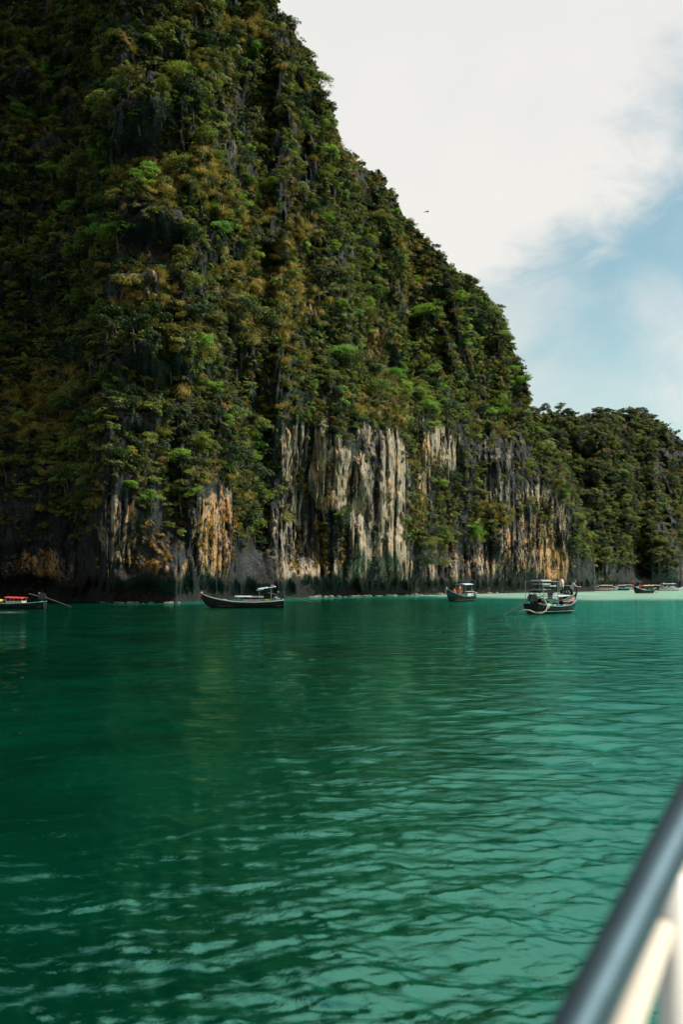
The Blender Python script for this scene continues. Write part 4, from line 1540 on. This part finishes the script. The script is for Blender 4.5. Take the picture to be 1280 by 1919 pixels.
# white speedboat at the right edge
p = on_water(1258, 1107.2)
sb = empty('speedboat', (p.x, p.y, 0), .12)
tag(sb, 'white speedboat with pale blue canopy at the right edge of the far water', 'boat')
link('hull', hull_mesh(8.5, 2.5, .95), M_WHITE, sb)
MB().box((-.6, 0, .95), (5.0, 2.0, .35), None, .94).build('deck', M_WHITE, sb)
MB().box((.2, 0, 1.35), (1.6, 1.8, .5), None, .8).build('console', M_WHITE, sb)
roof_part('canopy', M_BLUET, sb, -3.2, 1.4, 2.2, 2.25, 2.2, .12)
posts(sb, (-3.0, -.9, 1.2), 1.9, .9, 2.25, M_STEEL)
for s in (-.5, .5):
    MB().box((-4.35, s, .75), (.45, .4, .9), None, .8).build('outboard', M_METAL, sb)
MB().tube([(3.9, 0, 1.2), (3.9, 0, 3.4)], .03, 6).build('mast', M_WHITE, sb)
for k, (x, c) in enumerate(((-2.2, M_SHIRT), (.8, M_PINK))):
    q = boat_xy(sb, x, .2, 1.12)
    person(('person in white standing at the stern of the white speedboat', 'person in pink standing by the console of the white speedboat')[k], q, 1.2 + k, 'stand', M_SKIN2, c, M_NAVY)

# ------------------------------------------------------------------ bird
d = dirp(801, 397)
bp = Vector((0, 0, CAMH)) + d * 140
bird = empty('bird', bp, 0.6)
tag(bird, 'tiny dark bird gliding against the white cloud right of the ridge', 'bird')
M_BIRD = plain('dark_feathers', (0.02, 0.02, 0.02), 0.8)
MB().tube([(-.26, 0, 0), (-.12, 0, .01), (.1, 0, .02), (.2, 0, .03), (.27, 0, .02)], [.02, .07, .08, .05, .012], 8).build('body', M_BIRD, bird, True)
for s in (-1, 1):
    P = [[Vector((.10 - .05 * i, s * .14 * i, .03 + .05 * math.sin(i * .8))), Vector((-.08 - .03 * i, s * .14 * i, .02 + .05 * math.sin(i * .8)))] for i in range(5)]
    MB().grid(P, (0, 0, .012)).build('wing', M_BIRD, bird)
MB().grid([[Vector((-.22, -.03, 0)), Vector((-.22, .03, 0))], [Vector((-.40, -.09, 0)), Vector((-.40, .09, 0))]], (0, 0, .01)).build('tail', M_BIRD, bird)

# ------------------------------------------------------------------ rail of the boat the camera stands on
def near(px, py, depth):
    return Vector((0, 0, CAMH)) + dirp(px, py) * depth


M_RAIL = plain('dark_rail', (0.05, 0.085, 0.105), 0.55, 0.25, 14.0, 0.85)
M_GEL = plain('white_gelcoat', (0.78, 0.75, 0.68), 0.35, 0.12, 2.0)
M_TAN = plain('varnished_cap', (0.60, 0.53, 0.43), 0.5, 0.3, 3.0)
ref = near(1240, 1900, 1.1)
tb = empty('viewing_boat', (0, 0, 0))
tag(tb, 'boat rail in the foreground with dark tube, cream lower bar and white post', 'boat')
A, B = near(1088, 1919, .88), near(1294, 1510, 1.18)
dv_ = (B - A)
MB().tube([A - dv_ * 1.6, A, B, B + dv_ * 1.4], .0225, 20).build('top_rail', M_RAIL, tb, True)
A2, B2 = near(1176, 1919, 1.0), near(1262, 1690, 1.28)
dv2 = B2 - A2
MB().tube([A2 - dv2 * 1.5, A2, B2, B2 + dv2 * 2], .016, 14).build('lower_rail', M_TAN, tb, True)
for k, (px, top, bot, dep, w) in enumerate(((1262, 1640, 2300, 1.22, .030),)):
    a, b = near(px, top, dep), near(px, top, dep)
    MB().tube([(a.x, a.y, 0.95), (a.x, a.y, a.z)], w / 2 * 1.35, 16).build('post', M_GEL, tb, True)
# gunwale and side deck of the same boat, to the right below the rail
g0 = A - dv_ * 1.6
side = dv_.copy()
side.z = 0
side.normalize()
outw = Vector((side.y, -side.x, 0))
P = []
for i in range(7):
    c0 = Vector((A.x, A.y, 0)) + side * (-1.4 + .7 * i)
    P.append([c0 + outw * o_ + Vector((0, 0, z_)) for o_, z_ in ((-.02, -.3), (-.03, .4), (.02, 1.02), (.07, 1.08), (.55, 1.10), (1.6, 1.06))])
MB().grid(P).build('hull_side', M_GEL, tb, True)
oc = near(1424, 1645, 1.4)
cu = MB().box((0, 0, 0), (.22, .10, .075), None, .95).build('life_jacket', M_PEACH)
cu.location = oc
tag(cu, 'orange life jacket behind the foreground rail', 'life jacket')
